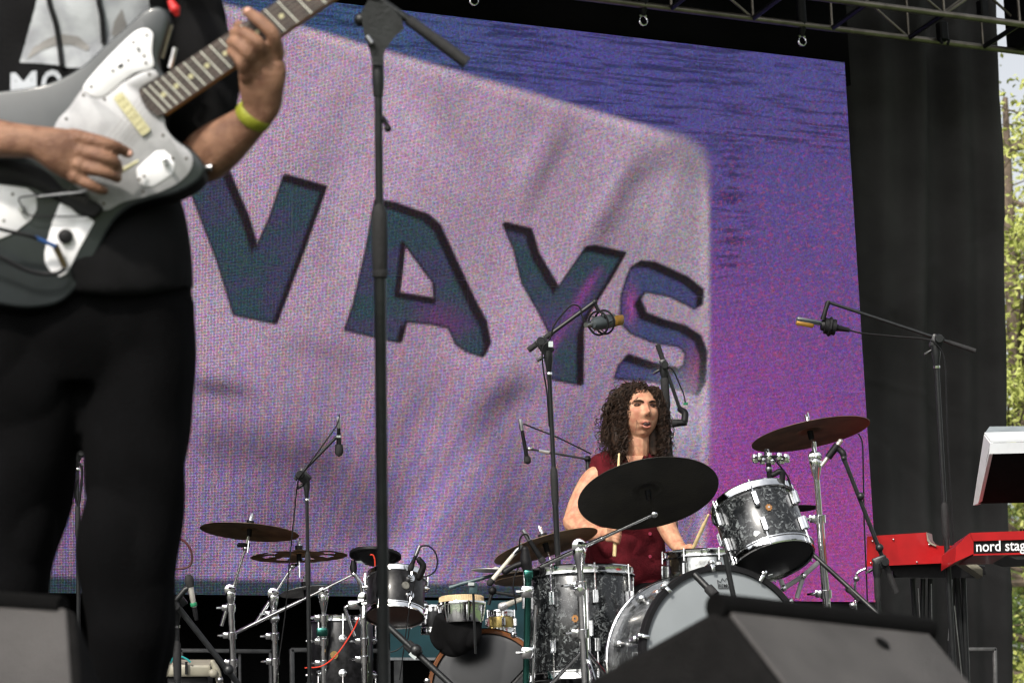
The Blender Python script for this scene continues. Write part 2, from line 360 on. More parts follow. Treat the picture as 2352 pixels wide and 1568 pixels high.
LET = [
 [(430,418),(462,402),(520,392),(566,500),(588,572),(620,500),(652,405),(745,432),(700,560),(632,742),(537,722),(500,600)],
 [(862,462),(905,470),(980,497),(1006,520),(1050,615),(1085,690),(1112,740),(1122,790),(1108,818),(1070,806),(1048,790),(1030,752),(984,742),(930,738),(918,785),(905,783),(793,757),(812,700),(840,580)],
 [(1156,515),(1216,529),(1233,585),(1280,665),(1345,570),(1366,568),(1432,584),(1400,640),(1350,720),(1335,760),(1334,883),(1258,868),(1262,765),(1240,720),(1200,650),(1180,570)],
 [(1440,640),(1450,615),(1470,603),(1500,606),(1575,640),(1610,668),(1608,700),(1595,708),(1540,680),(1480,668),(1466,690),(1480,722),(1520,738),(1570,752),(1605,775),(1618,810),(1614,880),(1600,905),(1560,893),(1500,875),(1412,868),(1422,840),(1440,818),(1500,838),(1555,850),(1572,838),(1575,812),(1560,795),(1500,785),(1450,765),(1425,740),(1428,680)]]
HOLE = [(924,562),(940,580),(1000,668),(1006,745-60),(995,694),(922,672)]
HOLE = [(926,556),(996,650),(998,690),(912,676)]
def content(u, v):
    C = lambda *c: np.array(lin(c))
    def mixc(a, c, t): return a*(1-t[..., None]) + c*t[..., None]
    one = np.ones(u.shape)
    # surround
    t = ss(v + .25*(u-1700), 120, 900)
    col = mixc(C(80,76,150)*one[..., None], C(108,74,152), t)
    col = mixc(col, C(150,62,160), ss(v - .5*(u-1700), 480, 1080)*.9)
    col = mixc(col, C(176,60,150), ss(v, 950, 1350)*ss(u, 1500, 1700)*.75)
    tl = 1-ss(u, 700, 1350)
    col = mixc(col, C(52,96,130), tl*.75)
    n1 = fbm(u/90, v/3.2-u/34, 2)*.75+.25*fbm(u/200, v/60); dark = ss(n1, .48, .62)*(1-ss(v, 300, 420))
    dark = np.maximum(dark, ss(fbm(u/60, v/6+40), .52, .64)*np.exp(-((u-1680)/45)**2)*(1-ss(v, 620, 760)))
    col = col*(1-.5*dark[..., None])
    red = ss(vn(u/5-v/7+50, v/4+u/16), .60, .85)*ss(v+.3*(u-1500), 150, 700)*ss(u, 1400, 1700)
    col = mixc(col, C(190,55,108), red*.45)
    # banner
    topline = 62+(u-700)*.2915
    bann = ss(v-topline, -3, 6)
    corner = sd_poly(u, v, [(-600,-700),(480,-2),(1440,275),(1500,292),(1575,312),(1615,338),(1630,375),(1632,700),(1630,1050),(1620,1500),(-600,1500)])
    bm = 1-ss(corner, -9-22*np.exp(-((u-1600)/70)**2-((v-350)/70)**2), 7+10*np.exp(-((u-1600)/70)**2-((v-350)/70)**2))
    edge = np.exp(-((corner+14)/12)**2)
    low = ss(v, 640, 1250)
    bc = mixc(C(182,153,178)*one[..., None], C(134,115,152), low)
    bc = mixc(bc, C(168,160,170), ss(u, 1300, 1600)*(1-ss(v, 600, 900))*.5)
    bc = mixc(bc, C(214,192,204), edge*.5*(1-.75*ss(u, 1430, 1560)*(1-ss(v, 380, 470))))
    bc = bc*(1-.30*np.exp(-((u-1590)/70)**2-((v-380)/80)**2))[..., None]
    f1 = fbm(u/230+v/400, v/300-u/500+5, 3)
    bc = bc*(.74+.52*f1)[..., None]
    def fold(x0, y0, x1, y1, w, a):
        nonlocal bc
        e = np.array([x1-x0, y1-y0], float); L = np.hypot(*e); e /= L
        s = (u-x0)*e[0]+(v-y0)*e[1]; dd = -(u-x0)*e[1]+(v-y0)*e[0]
        k = np.exp(-(dd/w)**2)*ss(s, -60, 60)*(1-ss(s, L-60, L+80)); bc = bc*(1-a*k[..., None])
    fold(1300,300,1215,470,20,.38); fold(1480,360,1370,560,26,.42); fold(1560,330,1450,420,30,.25)
    fold(1210,880,1130,930,34,.5); fold(1190,860,1000,1090,40,.32); fold(430,880,560,900,24,.6); fold(450,1010,760,1060,60,.42); fold(1080,120,1010,330,40,.12); fold(760,330,740,640,30,.10)
    fold(560,150,430,400,30,.16); fold(830,170,700,420,40,.14); fold(980,200,1150,420,36,.12); fold(1250,280,1180,420,18,-.18); fold(1430,380,1330,540,18,-.25); fold(1550,380,1500,560,16,-.2); fold(640,780,800,820,26,.18); fold(1000,870,900,1010,26,.2); fold(1330,960,1250,1180,40,.2); fold(560,1150,700,1300,50,.16)
    fold(1060,1000,900,1340,62,-.75); fold(820,880,800,1100,60,-.12); fold(1560,880,1440,1000,40,-.35); fold(480,1300,1100,1320,60,-.35)
    fold(700,1040,900,1200,80,.25); fold(1180,1000,1160,1240,50,.22)
    # coloured interference bands drifting over the cloth
    ph = (u*.030 + v*.0118 + (u-900)*(v-900)*.0000138 + 2.4*np.sin(u/310.)+1.6*np.sin(v/270.))*2*np.pi
    w1 = .5+.5*np.sin(ph); amp = .06+.24*ss(v, 620, 1100)
    tint = mixc(C(235,140,120)*one[..., None], C(110,95,235), w1)
    bc = mixc(bc, tint*(bc.mean(-1)*1.9)[..., None], amp)
    col = mixc(col, bc, bm)
    # lettering
    L_ = None
    for k, poly in enumerate(LET):
        d_ = sd_poly(u, v, poly)
        if k == 1: d_ = np.maximum(d_, -sd_poly(u, v, HOLE))
        L_ = d_ if L_ is None else np.minimum(L_, d_)
        dsh = sd_poly(u-4, v+3, poly)
        if k == 1: dsh = np.maximum(dsh, -sd_poly(u-5, v+3, HOLE))
        sh = (1-ss(np.minimum(dsh, d_), 0, 7)); col = col*(1-.95*sh[..., None])
        inn = 1-ss(np.maximum(sd_poly(u+10, v-10, poly), d_), -6, 4)
        if k == 1: inn = inn*ss(sd_poly(u+2, v-4, HOLE), 1, 9)
        q = fbm(u/70+3*k, v/50, 3)
        lc = mixc(C(54,74,86)*one[..., None], C(66,66,96), ss(q, .40, .64))
        if k == 1: lc = mixc(lc, C(104,54,112), np.exp(-((u-1010)/60)**2-((v-740)/45)**2)*.8)
        if k == 2: lc = mixc(lc, C(150,50,150), np.exp(-((u-1385+ (v-600)*.6)/12)**2)*.7*ss(v, 600, 660)); 
        if k == 2: lc = mixc(lc, C(88,62,116), np.exp(-((v-740)/50)**2)*.6)
        if k == 3: lc = mixc(lc, C(80,74,150), one*.4); lc = mixc(lc, C(150,50,112), np.exp(-((u-1600)/26)**2-((v-860)/60)**2)*.8); lc = mixc(lc, C(170,50,150), np.exp(-((u-1450)/14)**2-((v-700)/40)**2)*.7)
        col = mixc(col, lc, inn)
    # pale halo lower right and dark bottom border
    col = mixc(col, C(205,205,215), np.exp(-((u-1560)/60)**2-((v-960)/90)**2)*.5)
    bot = ss(v - .018*(u-500), 1322, 1338)*(1-ss(u, 1150, 1500))
    col = mixc(col, C(34,62,66), bot*.9)
    col *= (.9+.2*vn(u/5, v/5))[..., None]
    gm_ = col.mean(-1, keepdims=True); col = gm_+(col-gm_)*.84
    return np.clip(col, 0, 1)
def led_mat():
    M = bpy.data.materials.new('led_pixels'); M.use_nodes = True; t = M.node_tree; t.nodes.clear()
    N = t.nodes.new; Lk = t.links.new
    geo = N('ShaderNodeNewGeometry'); at = N('ShaderNodeAttribute'); at.attribute_name = 'pixel_colour'
    sp = N('ShaderNodeSeparateXYZ'); Lk(geo.outputs['Position'], sp.inputs[0])
    def math_(op, a, c=None, cl=False):
        n = N('ShaderNodeMath'); n.operation = op; n.use_clamp = cl
        for i, x in enumerate((a, c)):
            if x is None: continue
            if isinstance(x, (int, float)): n.inputs[i].default_value = x
            else: Lk(x, n.inputs[i])
        return n.outputs[0]
    gx = math_('DIVIDE', math_('SUBTRACT', sp.outputs[0], float(SXR)), PITCH); gz = math_('DIVIDE', math_('SUBTRACT', sp.outputs[2], float(SZT)), PITCH)
    fx = math_('ABSOLUTE', math_('SUBTRACT', math_('FRACT', gx), .5)); fz = math_('ABSOLUTE', math_('SUBTRACT', math_('FRACT', gz), .5))
    d = math_('MAXIMUM', fx, fz)
    mask = math_('LESS_THAN', d, .31)
    cv = N('ShaderNodeCombineXYZ'); Lk(math_('FLOOR', gx), cv.inputs[0]); Lk(math_('FLOOR', gz), cv.inputs[1])
    wn = N('ShaderNodeTexWhiteNoise'); wn.noise_dimensions = '2D'; Lk(cv.outputs[0], wn.inputs['Vector'])
    mx = N('ShaderNodeMixRGB'); mx.blend_type = 'MULTIPLY'; mx.inputs[0].default_value = .35
    br = N('ShaderNodeVectorMath'); br.operation = 'SCALE'; Lk(wn.outputs['Color'], br.inputs[0]); br.inputs['Scale'].default_value = 2.0
    Lk(at.outputs['Color'], mx.inputs[1]); Lk(br.outputs[0], mx.inputs[2])
    sc = N('ShaderNodeVectorMath'); sc.operation = 'SCALE'; Lk(mx.outputs[0], sc.inputs[0]); Lk(mask, sc.inputs['Scale'])
    em = N('ShaderNodeEmission'); Lk(sc.outputs[0], em.inputs[0]); em.inputs[1].default_value = LED_GAIN/(.62*.62)
    bs = N('ShaderNodeBsdfDiffuse'); bs.inputs[0].default_value = (.003,.003,.003,1)
    ad = N('ShaderNodeAddShader'); Lk(em.outputs[0], ad.inputs[0]); Lk(bs.outputs[0], ad.inputs[1])
    out = N('ShaderNodeOutputMaterial'); Lk(ad.outputs[0], out.inputs[0]); return M
LED_GAIN = .47
LEDM = led_mat()
lw = thing('video_wall', 'large video wall showing big dark letters on a pink banner over purple', 'video screen', (SXR-3, YS, SZB))
ncol = 12; z_edges = [SZT]; 
while z_edges[-1] > SZB+.02: z_edges.append(max(SZB, z_edges[-1]-TILE))
for i in range(ncol):
    for j in range(len(z_edges)-1):
        x1 = SXR-i*TILE-.0012; x0 = SXR-(i+1)*TILE+.0012; z1 = z_edges[j]-.0012; z0 = z_edges[j+1]+.0012
        nx = 58; nzz = max(2, int(58*(z1-z0)/TILE))
        xs = np.linspace(x0, x1, nx); zs = np.linspace(z0, z1, nzz)
        Xg, Zg = np.meshgrid(xs, zs); pts = np.stack([Xg, np.full(Xg.shape, YS), Zg], -1).reshape(-1, 3)
        u, v = to_px(pts); c = content(u, v)
        nv = len(pts); V = pts.tolist()
        Fc = [(r*nx+k, r*nx+k+1, (r+1)*nx+k+1, (r+1)*nx+k) for r in range(nzz-1) for k in range(nx-1)]
        V += [(x0,YS+.08,z0),(x1,YS+.08,z0),(x1,YS+.08,z1),(x0,YS+.08,z1)]
        a0, a1, a2, a3 = 0, nx-1, nv-1, nv-nx
        Fc += [(nv,nv+3,nv+2,nv+1)]
        Fc += [tuple([nv, nv+1] + list(range(nx-1, -1, -1))), tuple([nv+2, nv+3]+list(range(nv-nx, nv)))]
        Fc += [tuple([nv+1, nv+2] + [r*nx+nx-1 for r in range(nzz-1, -1, -1)]), tuple([nv+3, nv]+[r*nx for r in range(nzz)])]
        o = mk('led_panel', B().add(V, Fc), LEDM, lw, flat=True)
        ca = o.data.color_attributes.new('pixel_colour', 'FLOAT_COLOR', 'POINT')
        arr = np.zeros((nv+4, 4), 'f'); arr[:nv, :3] = c; arr[:, 3] = 1; ca.data.foreach_set('color', arr.ravel())
        o.data.materials.append(BLACKP)
        nf = len(o.data.polygons)
        for k in range(nf-5, nf): o.data.polygons[k].material_index = 1
# ------------------------------------------------------------------ truss
fA, fB = PY(1911, 0, 11.05), PY(2352, 56, 11.05); rA, rB = PY(1523, 16, 11.42), PY(2352, 122, 11.42)
zf = (fA[2]+fB[2])/2; zr = (rA[2]+rB[2])/2; tz = (zf+zr)/2
xL, xR = -3.5, CXR+.75
tt = thing('roof_truss', 'aluminium box truss crossing the top right of the picture', 'truss', (2, 11.2, tz-.02))
yf, yr = 11.05, 11.42; zt = tz+.37; rc = .019
for (yy, zz) in ((yf,zf),(yr,zr),(yf,zt),(yr,zt)):
    mk('chord', B().tube([(xL,yy,zz),(xR,yy,zz)], rc, 16), ALU, tt)
xs0 = PY(2087, 84, 11.42)[0]; bay = .53
k0 = int((xL-xs0)/bay)
i = k0
while xs0+i*bay < xR:
    x = xs0+i*bay; s = 1 if i % 2 == 0 else -1
    a, c = (x, x+bay) 
    if a > xL and c < xR+.01:
        for (yy, zz) in ((yf,zf),(yr,zr)):
            mk('brace', B().tube([(a if s>0 else c, yy, zz), (c if s>0 else a, yy, zt)], .0085, 8), ALU, tt)
            mk('brace', B().tube([(a, yy, zz), (a, yy, zt)], .0085, 8), ALU, tt)
        mk('cross_member', B().tube([(a, yf, zf),(a, yr, zr)], .016, 10), BLACKM, tt)  # black material stands in for shade on these unlit truss tubes
        mk('brace', B().tube([(a, yf, zt),(c, yr, zt)], .0085, 8), ALU, tt)
    i += 1
# shackles and slings
for (u, v, lab) in ((1477,45,'steel shackle hanging from the truss, nearest the middle of the screen top'),(1842,92,'steel shackle hanging from the truss above the right end of the screen'),(1088,-2,'steel shackle hanging at the very top, right of the large stand')):
    p = PY(u, v, 11.44); t_ = thing('rigging_shackle', lab, 'shackle', p, 'shackles hanging under the truss')
    mk('sling', B().tube([p+(0,0,.02), (p[0], p[1]-.01, zr+.0), (p[0], p[1], zt)], [.012,.030,.03], 10), BLACKP, t_)
    ring = [p+np.array([.024*math.sin(a), 0, -.006+.028*math.cos(a)*1.0]) for a in np.linspace(.5, 5.8, 16)]
    mk('bow', B().tube(ring, .0055, 8), CHROME, t_); mk('pin', B().tube([p+(-.022,0,.022), p+(.022,0,.022)], .006, 8), STEEL, t_)
for (u, v, lab) in ((2165,88,'black double hook clamp on the rear truss tube near the curtain edge'),(2258,38,'black clamp on the front truss tube at the far right')):
    p = PY(u, v, 11.2 if v < 60 else 11.38); t_ = thing('truss_clamp', lab, 'clamp', p, 'clamps on the truss')
    mk('body', B().box(p+np.array([0,0,.04]), X,Y,Z,.028,.03,.06,.008), BLACKP, t_)
    for s in (-1, 1):
        mk('hook', B().tube([p+np.array([s*.018,-.01,.0]), p+np.array([s*.03,-.02,-.02]), p+np.array([s*.018,-.02,-.045])], .009, 8), BLACKP, t_)
p = PY(2356, 40, 11.3); t_ = thing('corner_block', 'dark truss corner block at the extreme top right', 'truss corner', p)
mk('sleeve', B().box(p+np.array([.1,0,.08]), X,Y,Z,.12,.2,.25,.02), BLACKP, t_)
# ------------------------------------------------------------------ trees
LEAF = mat('young_leaves', (.26,.30,.06), .6, col2=(.42,.44,.13), nscale=2.5, ndet=3)
LEAF2 = mat('green_leaves', (.07,.13,.02), .55, col2=(.16,.21,.035), nscale=1.2, ndet=3)
BARK = mat('bark', (.10,.075,.055), .9, noise=.35, nscale=14, bump=.6, bscale=40)
def tree(base, H, R, seed, lab, leafm, nleaf, lean=0.0, low=.25):
    r = np.random.default_rng(seed); base = np.array(base, float)
    t_ = thing('tree', lab, 'tree', base, 'trees behind the stage')
    top = base+np.array([lean, 0, H*.9]); tk = B().tube(spline([base, base+np.array([lean*.3+.1,.1,H*.35]), base+np.array([lean*.6-.1,0,H*.65]), top], 5), np.linspace(.2*H/9, .03, 16), 10)
    tips = []; br_ = B()
    for k in range(34):
        f = r.uniform(low, .95); p = base+(top-base)*f; a = r.uniform(0, 6.28); L = R*(1.15-f*.6)*r.uniform(.6, 1.05)
        e = p+np.array([math.cos(a)*L, math.sin(a)*L, L*r.uniform(.15, .8)]); mdl = (p+e)/2+r.normal(size=3)*.12+np.array([0,0,-.1])
        br_.tube(spline([p, mdl, e], 4), np.linspace(.05, .01, 9), 6)
        for q in range(5):
            s = p+(e-p)*r.uniform(.35, 1); e2 = s+r.normal(size=3)*np.array([.5,.5,.4]); br_.tube([s, e2], [.014,.005], 4); tips.append(e2)
        tips.append(e)
    mk('trunk', tk, BARK, t_); mk('limbs', br_, BARK, t_)
    V = []; Fc = []; tips = np.array(tips)
    for k in range(nleaf):
        c = tips[r.integers(len(tips))]+r.normal(size=3)*np.array([.2,.2,.15])*r.choice([.6,1,1.8]); n = nz(r.normal(size=3)+np.array([0,0,.6])); a, b_, _ = basis(n); s = r.uniform(.022, .052)
        ang = r.uniform(0, 6.28); a, b_ = a*math.cos(ang)+b_*math.sin(ang), b_*math.cos(ang)-a*math.sin(ang)
        k0 = len(V); V += [c-a*s, c+b_*s*.55+n*s*.2, c+a*s, c-b_*s*.55+n*s*.2]; Fc.append((k0,k0+1,k0+2,k0+3))
    mk('crown', B().add(V, Fc), leafm, t_, flat=True)
pt = P(2360, 900, 26); tree((pt[0], pt[1], 0), 9.9, 2.7, 3, 'pale green young tree showing beside the curtain and reaching highest', LEAF, 26000, low=.22)
pt = P(2420, 900, 33); tree((pt[0], pt[1], 0), 11.0, 3.2, 4, 'second leafy tree half hidden behind the pale young one', LEAF, 14000, low=.1)
pt = P(2380, 900, 40); tree((pt[0], pt[1], 0), 6.2, 3.6, 6, 'low dense green tree behind, near the bottom right', LEAF2, 40000, low=.05)
pt = P(2340, 900, 50); tree((pt[0], pt[1], 0), 6.6, 4.6, 9, 'farthest broad green tree low behind the others', LEAF2, 40000, low=.05)
# ------------------------------------------------------------------ parts shared by the gear
def mpx(px, d): return px*d/F
def cym(u, v, a, bb, tilt, d, mtl, name='cymbal', label='', under=True, thing_=None, hmt=None, holes=False, stuffed=None, th=.0016):
    R = a*d/F; c = P(u, v, d); t = math.radians(tilt); maj = CR*math.cos(t)+CU*math.sin(t); per = -CR*math.sin(t)+CU*math.cos(t)
    ray = nz(c-CAM); maj = nz(maj-ray*(maj@ray)); per = np.cross(ray, maj); per = per if per@CU > 0 else -per
    s = min(.98, bb/a); n = nz(per*math.sqrt(1-s*s) + ray*s)
    prof = [(.006,.030*R/.22)] if False else []
    q = R/.22
    top = [(.004,.024*q),(.012*q,.0235*q),(.024*q,.019*q),(.034*q,.011*q),(.040*q,.006*q),(.055*q,.0035*q)] + [(R*f, .0035*q-.013*q*((f-.25)/.75)**1.6) for f in np.linspace(.3,1,10)]
    bot = [(r_, h_-th) for r_, h_ in reversed(top)]
    o_ = c+n*(.010*q); b = B()
    if holes:
        seg = 72; a_, b_, _ = basis(n); ncut = {}
        pr = top+bot; b.lathe(top, o_, n, seg); 
        faces = []; rows = len(top)
        for i in range(rows-1):
            f = (top[i][0]+top[i+1][0])/2/R
            for k in range(seg):
                if .52 < f < .74 and (k % 9) in (0,1,2,3): continue
                faces.append((i*seg+k, i*seg+(k+1)%seg, (i+1)*seg+(k+1)%seg, (i+1)*seg+k))
        b.f = faces
    else: b.lathe(top+bot, o_, n, 64)
    root = thing_ if thing_ is not None else None
    t_ = thing(name, label, 'cymbal', c) if root is None else root
    pl = mk('plate', b, mtl, t_)
    return t_, c, n, R, o_
def wingnut(t_, o_, n, q=1.0):
    mk('felt', B().lathe([(.001,.020),(.017,.020),(.018,.038),(.001,.040)], o_, n, 16), mat('grey_felt', (.30,.30,.28), .9, noise=.1), t_)
    b = B().lathe([(.001,.038),(.008,.039),(.007,.056),(.001,.058)], o_, n, 12); a_, b_, _ = basis(n)
    for s in (-1, 1): b.box(o_+n*.058+a_*s*.009, a_*.8+n*.4*s, b_, n, .0045, .0025, .011)
    mk('wing_nut', b, CHROME, t_)
    mk('rod', B().tube([o_-n*.10, o_+n*.062], .0035, 8), CHROME, t_)
    mk('sleeve', B().lathe([(.001,-.03),(.011,-.03),(.012,.003),(.001,.004)], o_, n, 12), BLACKP, t_)
def line_to_floor(a, c, z):
    d = c-a; k = (z-a[2])/d[2]; return a+d*k
def tripod(t_, foot, z, r=.27, m_=None, rr=.008, h=.26, ang=0.3):
    m_ = m_ or BLACKM
    for k in range(3):
        a = ang+k*2.094; e = np.array([foot[0]+r*math.cos(a), foot[1]+r*math.sin(a), z+.01])
        b = B().tube([np.array([foot[0], foot[1], z+h]), e], rr, 8); lg = mk('leg', b, m_, t_)
        mk('rubber_foot', B().ball(e+np.array([0,0,.006]), .016, 10), RUBBER, lg)
def wing_screw(t_, p, dirv, m_=None, s=1.0):
    a_, b_, n = basis(dirv); b = B().lathe([(.001,0),(.006*s,0),(.006*s,.018*s),(.001,.018*s)], p, n, 10).box(np.asarray(p)+n*.022*s, a_, b_, n, .013*s, .003*s, .007*s)
    mk('wing_screw', b, m_ or CHROME, t_)
def mic_stand(label, topuv, botuv, d, r1, r2, clutch_v, z=None, boom=None, joint=None, grip=None, m_=None, cat='microphone stand', rb=.0075, group=None, base='tripod', name='microphone_stand', ring=True):
    z = RISER if z is None else z; m_ = m_ or BLACKM
    a = P(*topuv, d); c = P(*botuv, d); foot = line_to_floor(a, c, z+.02)
    t_ = thing(name, label, cat, (foot[0], foot[1], z), group)
    f = (clutch_v-topuv[1])/(botuv[1]-topuv[1]); k = a+(c-a)*f
    mk('upper_tube', B().tube([a, k], r1, 14), m_, t_)
    mk('lower_tube', B().tube([k, foot], r2, 14), m_, t_)
    ax = nz(foot-a)
    mk('clutch', B().lathe([(r1*1.02,-.075),(r2*1.25,-.06),(r2*1.32,-.02),(r2*1.28,.045),(r2*1.05,.06)], k, ax, 18), RUBBER, t_)
    if base == 'tripod': tripod(t_, foot, z, m_=m_)
    else: mk('round_base', B().lathe([(.001,.035),(.03,.034),(.14,.015),(.15,.004),(.15,0),(.001,0)], (foot[0],foot[1],z), Z, 36), m_, t_)
    if boom is not None:
        e0, e1 = boom; d0, d1 = (e0[2] if len(e0) > 2 else d), (e1[2] if len(e1) > 2 else d)
        p0 = P(e0[0], e0[1], d0); p1 = P(e1[0], e1[1], d1); bm = nz(p1-p0)
        mk('boom', B().tube([p0, p1], rb, 12), m_, t_)
        gl = grip if grip else .09
        mk('grip', B().tube([p0-bm*.004, p0+bm*gl], [rb*1.45, rb*1.3], 12), RUBBER, t_)
        mk('end_cap', B().ball(p1, rb*1.35, 10), m_, t_)
        jd = a + ax*.0
        tt_ = np.dot(a-p0, bm); j = p0+bm*tt_
        mk('boom_clamp', B().box((j+a)/2, bm, nz(np.cross(bm, CW)), CW, .022, max(.012, np.linalg.norm(j-a)*.5+.012), .013, .004), m_, t_)
        mk('clamp_knob', B().lathe([(.001,-.02),(.014,-.02),(.016,-.008),(.012,0),(.001,0)], j-CW*.014, CW, 14), m_, t_)
        mk('swivel', B().lathe([(.001,-.01),(r1*1.9,0),(r1*2.0,.03),(r1*1.3,.06),(r1*1.0,.075)], a, ax, 14), m_, t_)
        if ring: mk('collar_ring', B().lathe([(r1*1.25,.075),(r1*1.35,.076),(r1*1.35,.084),(r1*1.2,.085)], a, ax, 14), CHROME, t_)
        wing_screw(t_, a-CR*r1*2+ax*.02, -CR-CU*.6, m_)
    return t_
def cable(label, pts, r, m_, cat='cable', name='cable', d=None, ring=None):
    Q = spline([P(*p) for p in pts], 8); o = mk(name, B().tube(Q, r, 8), m_, None, Q[-1]); return tag(o, label, cat)
def dyn_mic(label, a, c, body=BLACKP, headr=.013, headl=.05, br=.011, headm=None, gr=None, cat='microphone', connector=True, name='microphone'):
    a = np.asarray(a); c = np.asarray(c); n = nz(c-a); L = np.linalg.norm(c-a)     # a = tail, c = head tip
    t_ = thing(name, label, cat, (a+c)/2)
    mk('body', B().lathe([(.001,0),(br*.8,.001),(br*.85,.02),(br,L-headl),(br*.95,L-headl+.003),(.001,L-headl+.004)], a, n, 16), body, t_)
    mk('grille', B().lathe([(.001,L-headl),(headr*.85,L-headl),(headr,L-headl*.6),(headr,L-headl*.3),(headr*.7,L-.004),(.001,L)], a, n, 16), headm or RUBBER, t_)
    if connector: mk('connector', B().lathe([(.001,-.045),(.006,-.045),(.0085,-.03),(.009,.0),(.001,.001)], a, n, 12), STEEL if gr is None else BLACKP, t_)
    if gr is not None: mk('colour_ring', B().lathe([(br*1.06,0.004),(br*1.12,.005),(br*1.12,.016),(br*1.06,.017)], a, n, 14), gr, t_)
    return t_
def drum(name, label, cbot, ax, R, L, shellm, nl=8, topm=HEADW, botm=HEADB, lug='bar', hoopm=CHROME, hoop_w=.020, rods=True, ph=0.0, mids=None, cat='drum'):
    cbot = np.asarray(cbot, float); a_, b_, n = basis(ax, CR); t_ = thing(name, label, cat, cbot)
    mk('shell', B().lathe([(R*.985,0),(R,.004),(R,L-.004),(R*.985,L),(R*.95,L),(R*.95,0),(R*.985,0)], cbot, n, 64), shellm, t_)
    mk('batter_head', B().lathe([(.001,L+.002),(R*.9,L+.001),(R*1.0,L-.002),(R*1.005,L-.008)], cbot, n, 64), topm, t_)
    mk('resonant_head', B().lathe([(R*1.005,.008),(R*1.0,.002),(R*.9,-.001),(.001,-.002)], cbot, n, 64), botm, t_)
    for h, s in ((0, 1), (L, -1)):
        pr = [(R*1.01,-.006),(R*1.03,-.010),(R*1.045,-.006),(R*1.035,0),(R*1.035,hoop_w*.6),(R*1.07,hoop_w*.7),(R*1.07,hoop_w*.85),(R*1.012,hoop_w),(R*1.01,-.006)]
        mk('hoop', B().lathe([(r_, h+s*z_) for r_, z_ in pr], cbot, n, 64), hoopm, t_)
    for k in range(nl):
        c = ph+2*math.pi*k/nl; o = a_*math.cos(c)+b_*math.sin(c); tg = np.cross(n, o)
        if lug == 'bar':
            for hh in (L*.28, L*.72):
                bl = B().box(cbot+o*(R+.009)+n*hh, tg, o, n, .010, .010, .026, .004)
                for q in (-.005, 0, .005): bl.box(cbot+o*(R+.021)+n*hh+tg*q, tg, o, n, .0015, .003, .022)
                mk('lug', bl, CHROME, t_)
        elif lug == 'round':
            for hh in (L*.28, L*.72):
                mk('lug', B().lathe([(.001,.020),(.006,.020),(.007,.015),(.012,.014),(.013,.010),(.017,.009),(.018,0),(.001,0)], cbot+o*R*.995+n*hh, o, 18), CHROME, t_)
        else:
            mk('lug', B().box(cbot+o*(R+.008)+n*L/2, tg, o, n, .008, .009, L*.22, .004), CHROME, t_)
        if rods:
            for (h0, h1) in ((-.012, L*.25), (L*.75, L+.012)):
                mk('tension_rod', B().tube([cbot+o*(R*1.05+.004)+n*h0, cbot+o*(R*1.05+.004)+n*h1], .0032, 6), CHROME, t_)
    return t_
def badge(t_, c, n, r, m_):
    a_, b_, n = basis(n); c = np.asarray(c)
    pts = []; N_ = 16
    for k in range(N_): q = r*(1 if k % 2 else .8); pts.append((q*math.cos(k*6.2832/N_), q*math.sin(k*6.2832/N_)*1.15))
    A = [c+a_*x+b_*y+n*.003 for x, y in pts]; A2 = [c+a_*x+b_*y-n*.004 for x, y in pts]
    mk('badge', B().prism(A, A2), m_, t_)
    mk('air_vent', B().lathe([(.001,.006),(r*.3,.006),(r*.38,.003),(r*.38,0)], c, n, 12), CHROME, t_)
def cym_stand(label, topuv, botuv, d, ball=None, boom=None, z=None, rtop=.011, rbot=.0145, clamps=(.3,), group=None, dboom=None, bare=False):
    z = RISER if z is None else z
    a = P(*topuv, d); c = P(*botuv, d); foot = line_to_floor(a, c, z+.02); t_ = thing('cymbal_stand', label, 'cymbal stand', (foot[0],foot[1],z), group)
    ax = nz(foot-a); L = np.linalg.norm(foot-a); k = a+ax*L*clamps[0]
    mk('upper_tube', B().tube([a+ax*.06, k], rtop, 14), CHROME, t_); mk('lower_tube', B().tube([k, foot-ax*.05], rbot, 14), CHROME, t_)
    for f in clamps:
        q = a+ax*L*f
        mk('clamp', B().lathe([(rbot*.9,-.016),(rbot*1.5,-.015),(rbot*1.5,.015),(rbot*.9,.016)], q, ax, 14).box(q-CR*rbot*1.9, CR, ax, CW, .012, .013, .008, .003), CHROME, t_)
        wing_screw(t_, q-CR*rbot*2.6, -CR-CW*.4)
    tripod(t_, foot, z, m_=CHROME, rr=.007)
    mk('tilter_cone', B().lathe([(.001,-.008),(.019,-.006),(.024,.006),(.021,.03),(.013,.062),(rtop,.075)], a, ax, 18), CHROME, t_)
    mk('tilter_gear', B().lathe([(.001,-.020),(.014,-.019),(.024,-.014),(.026,0),(.024,.014),(.014,.019),(.001,.020)], a-ax*.008, CW, 22), CHROME, t_)
    if boom is not None:
        p0 = P(boom[0][0], boom[0][1], boom[0][2] if len(boom[0]) > 2 else d); p1 = P(boom[1][0], boom[1][1], boom[1][2] if len(boom[1]) > 2 else d)
        bm = nz(p1-p0); mdl = p0+(p1-p0)*.55
        mk('boom_arm', B().tube([p0, p1], .0058, 10), CHROME, t_); mk('boom_sleeve', B().tube([p0, mdl], .0082, 12), CHROME, t_)
        mk('boom_tip', B().ball(p1, .013, 12), CHROME, t_)
        wing_screw(t_, a-CW*.03-ax*.02, -CW+CR*.8)
    return t_
# ------------------------------------------------------------------ main drum kit
D1 = 8.2
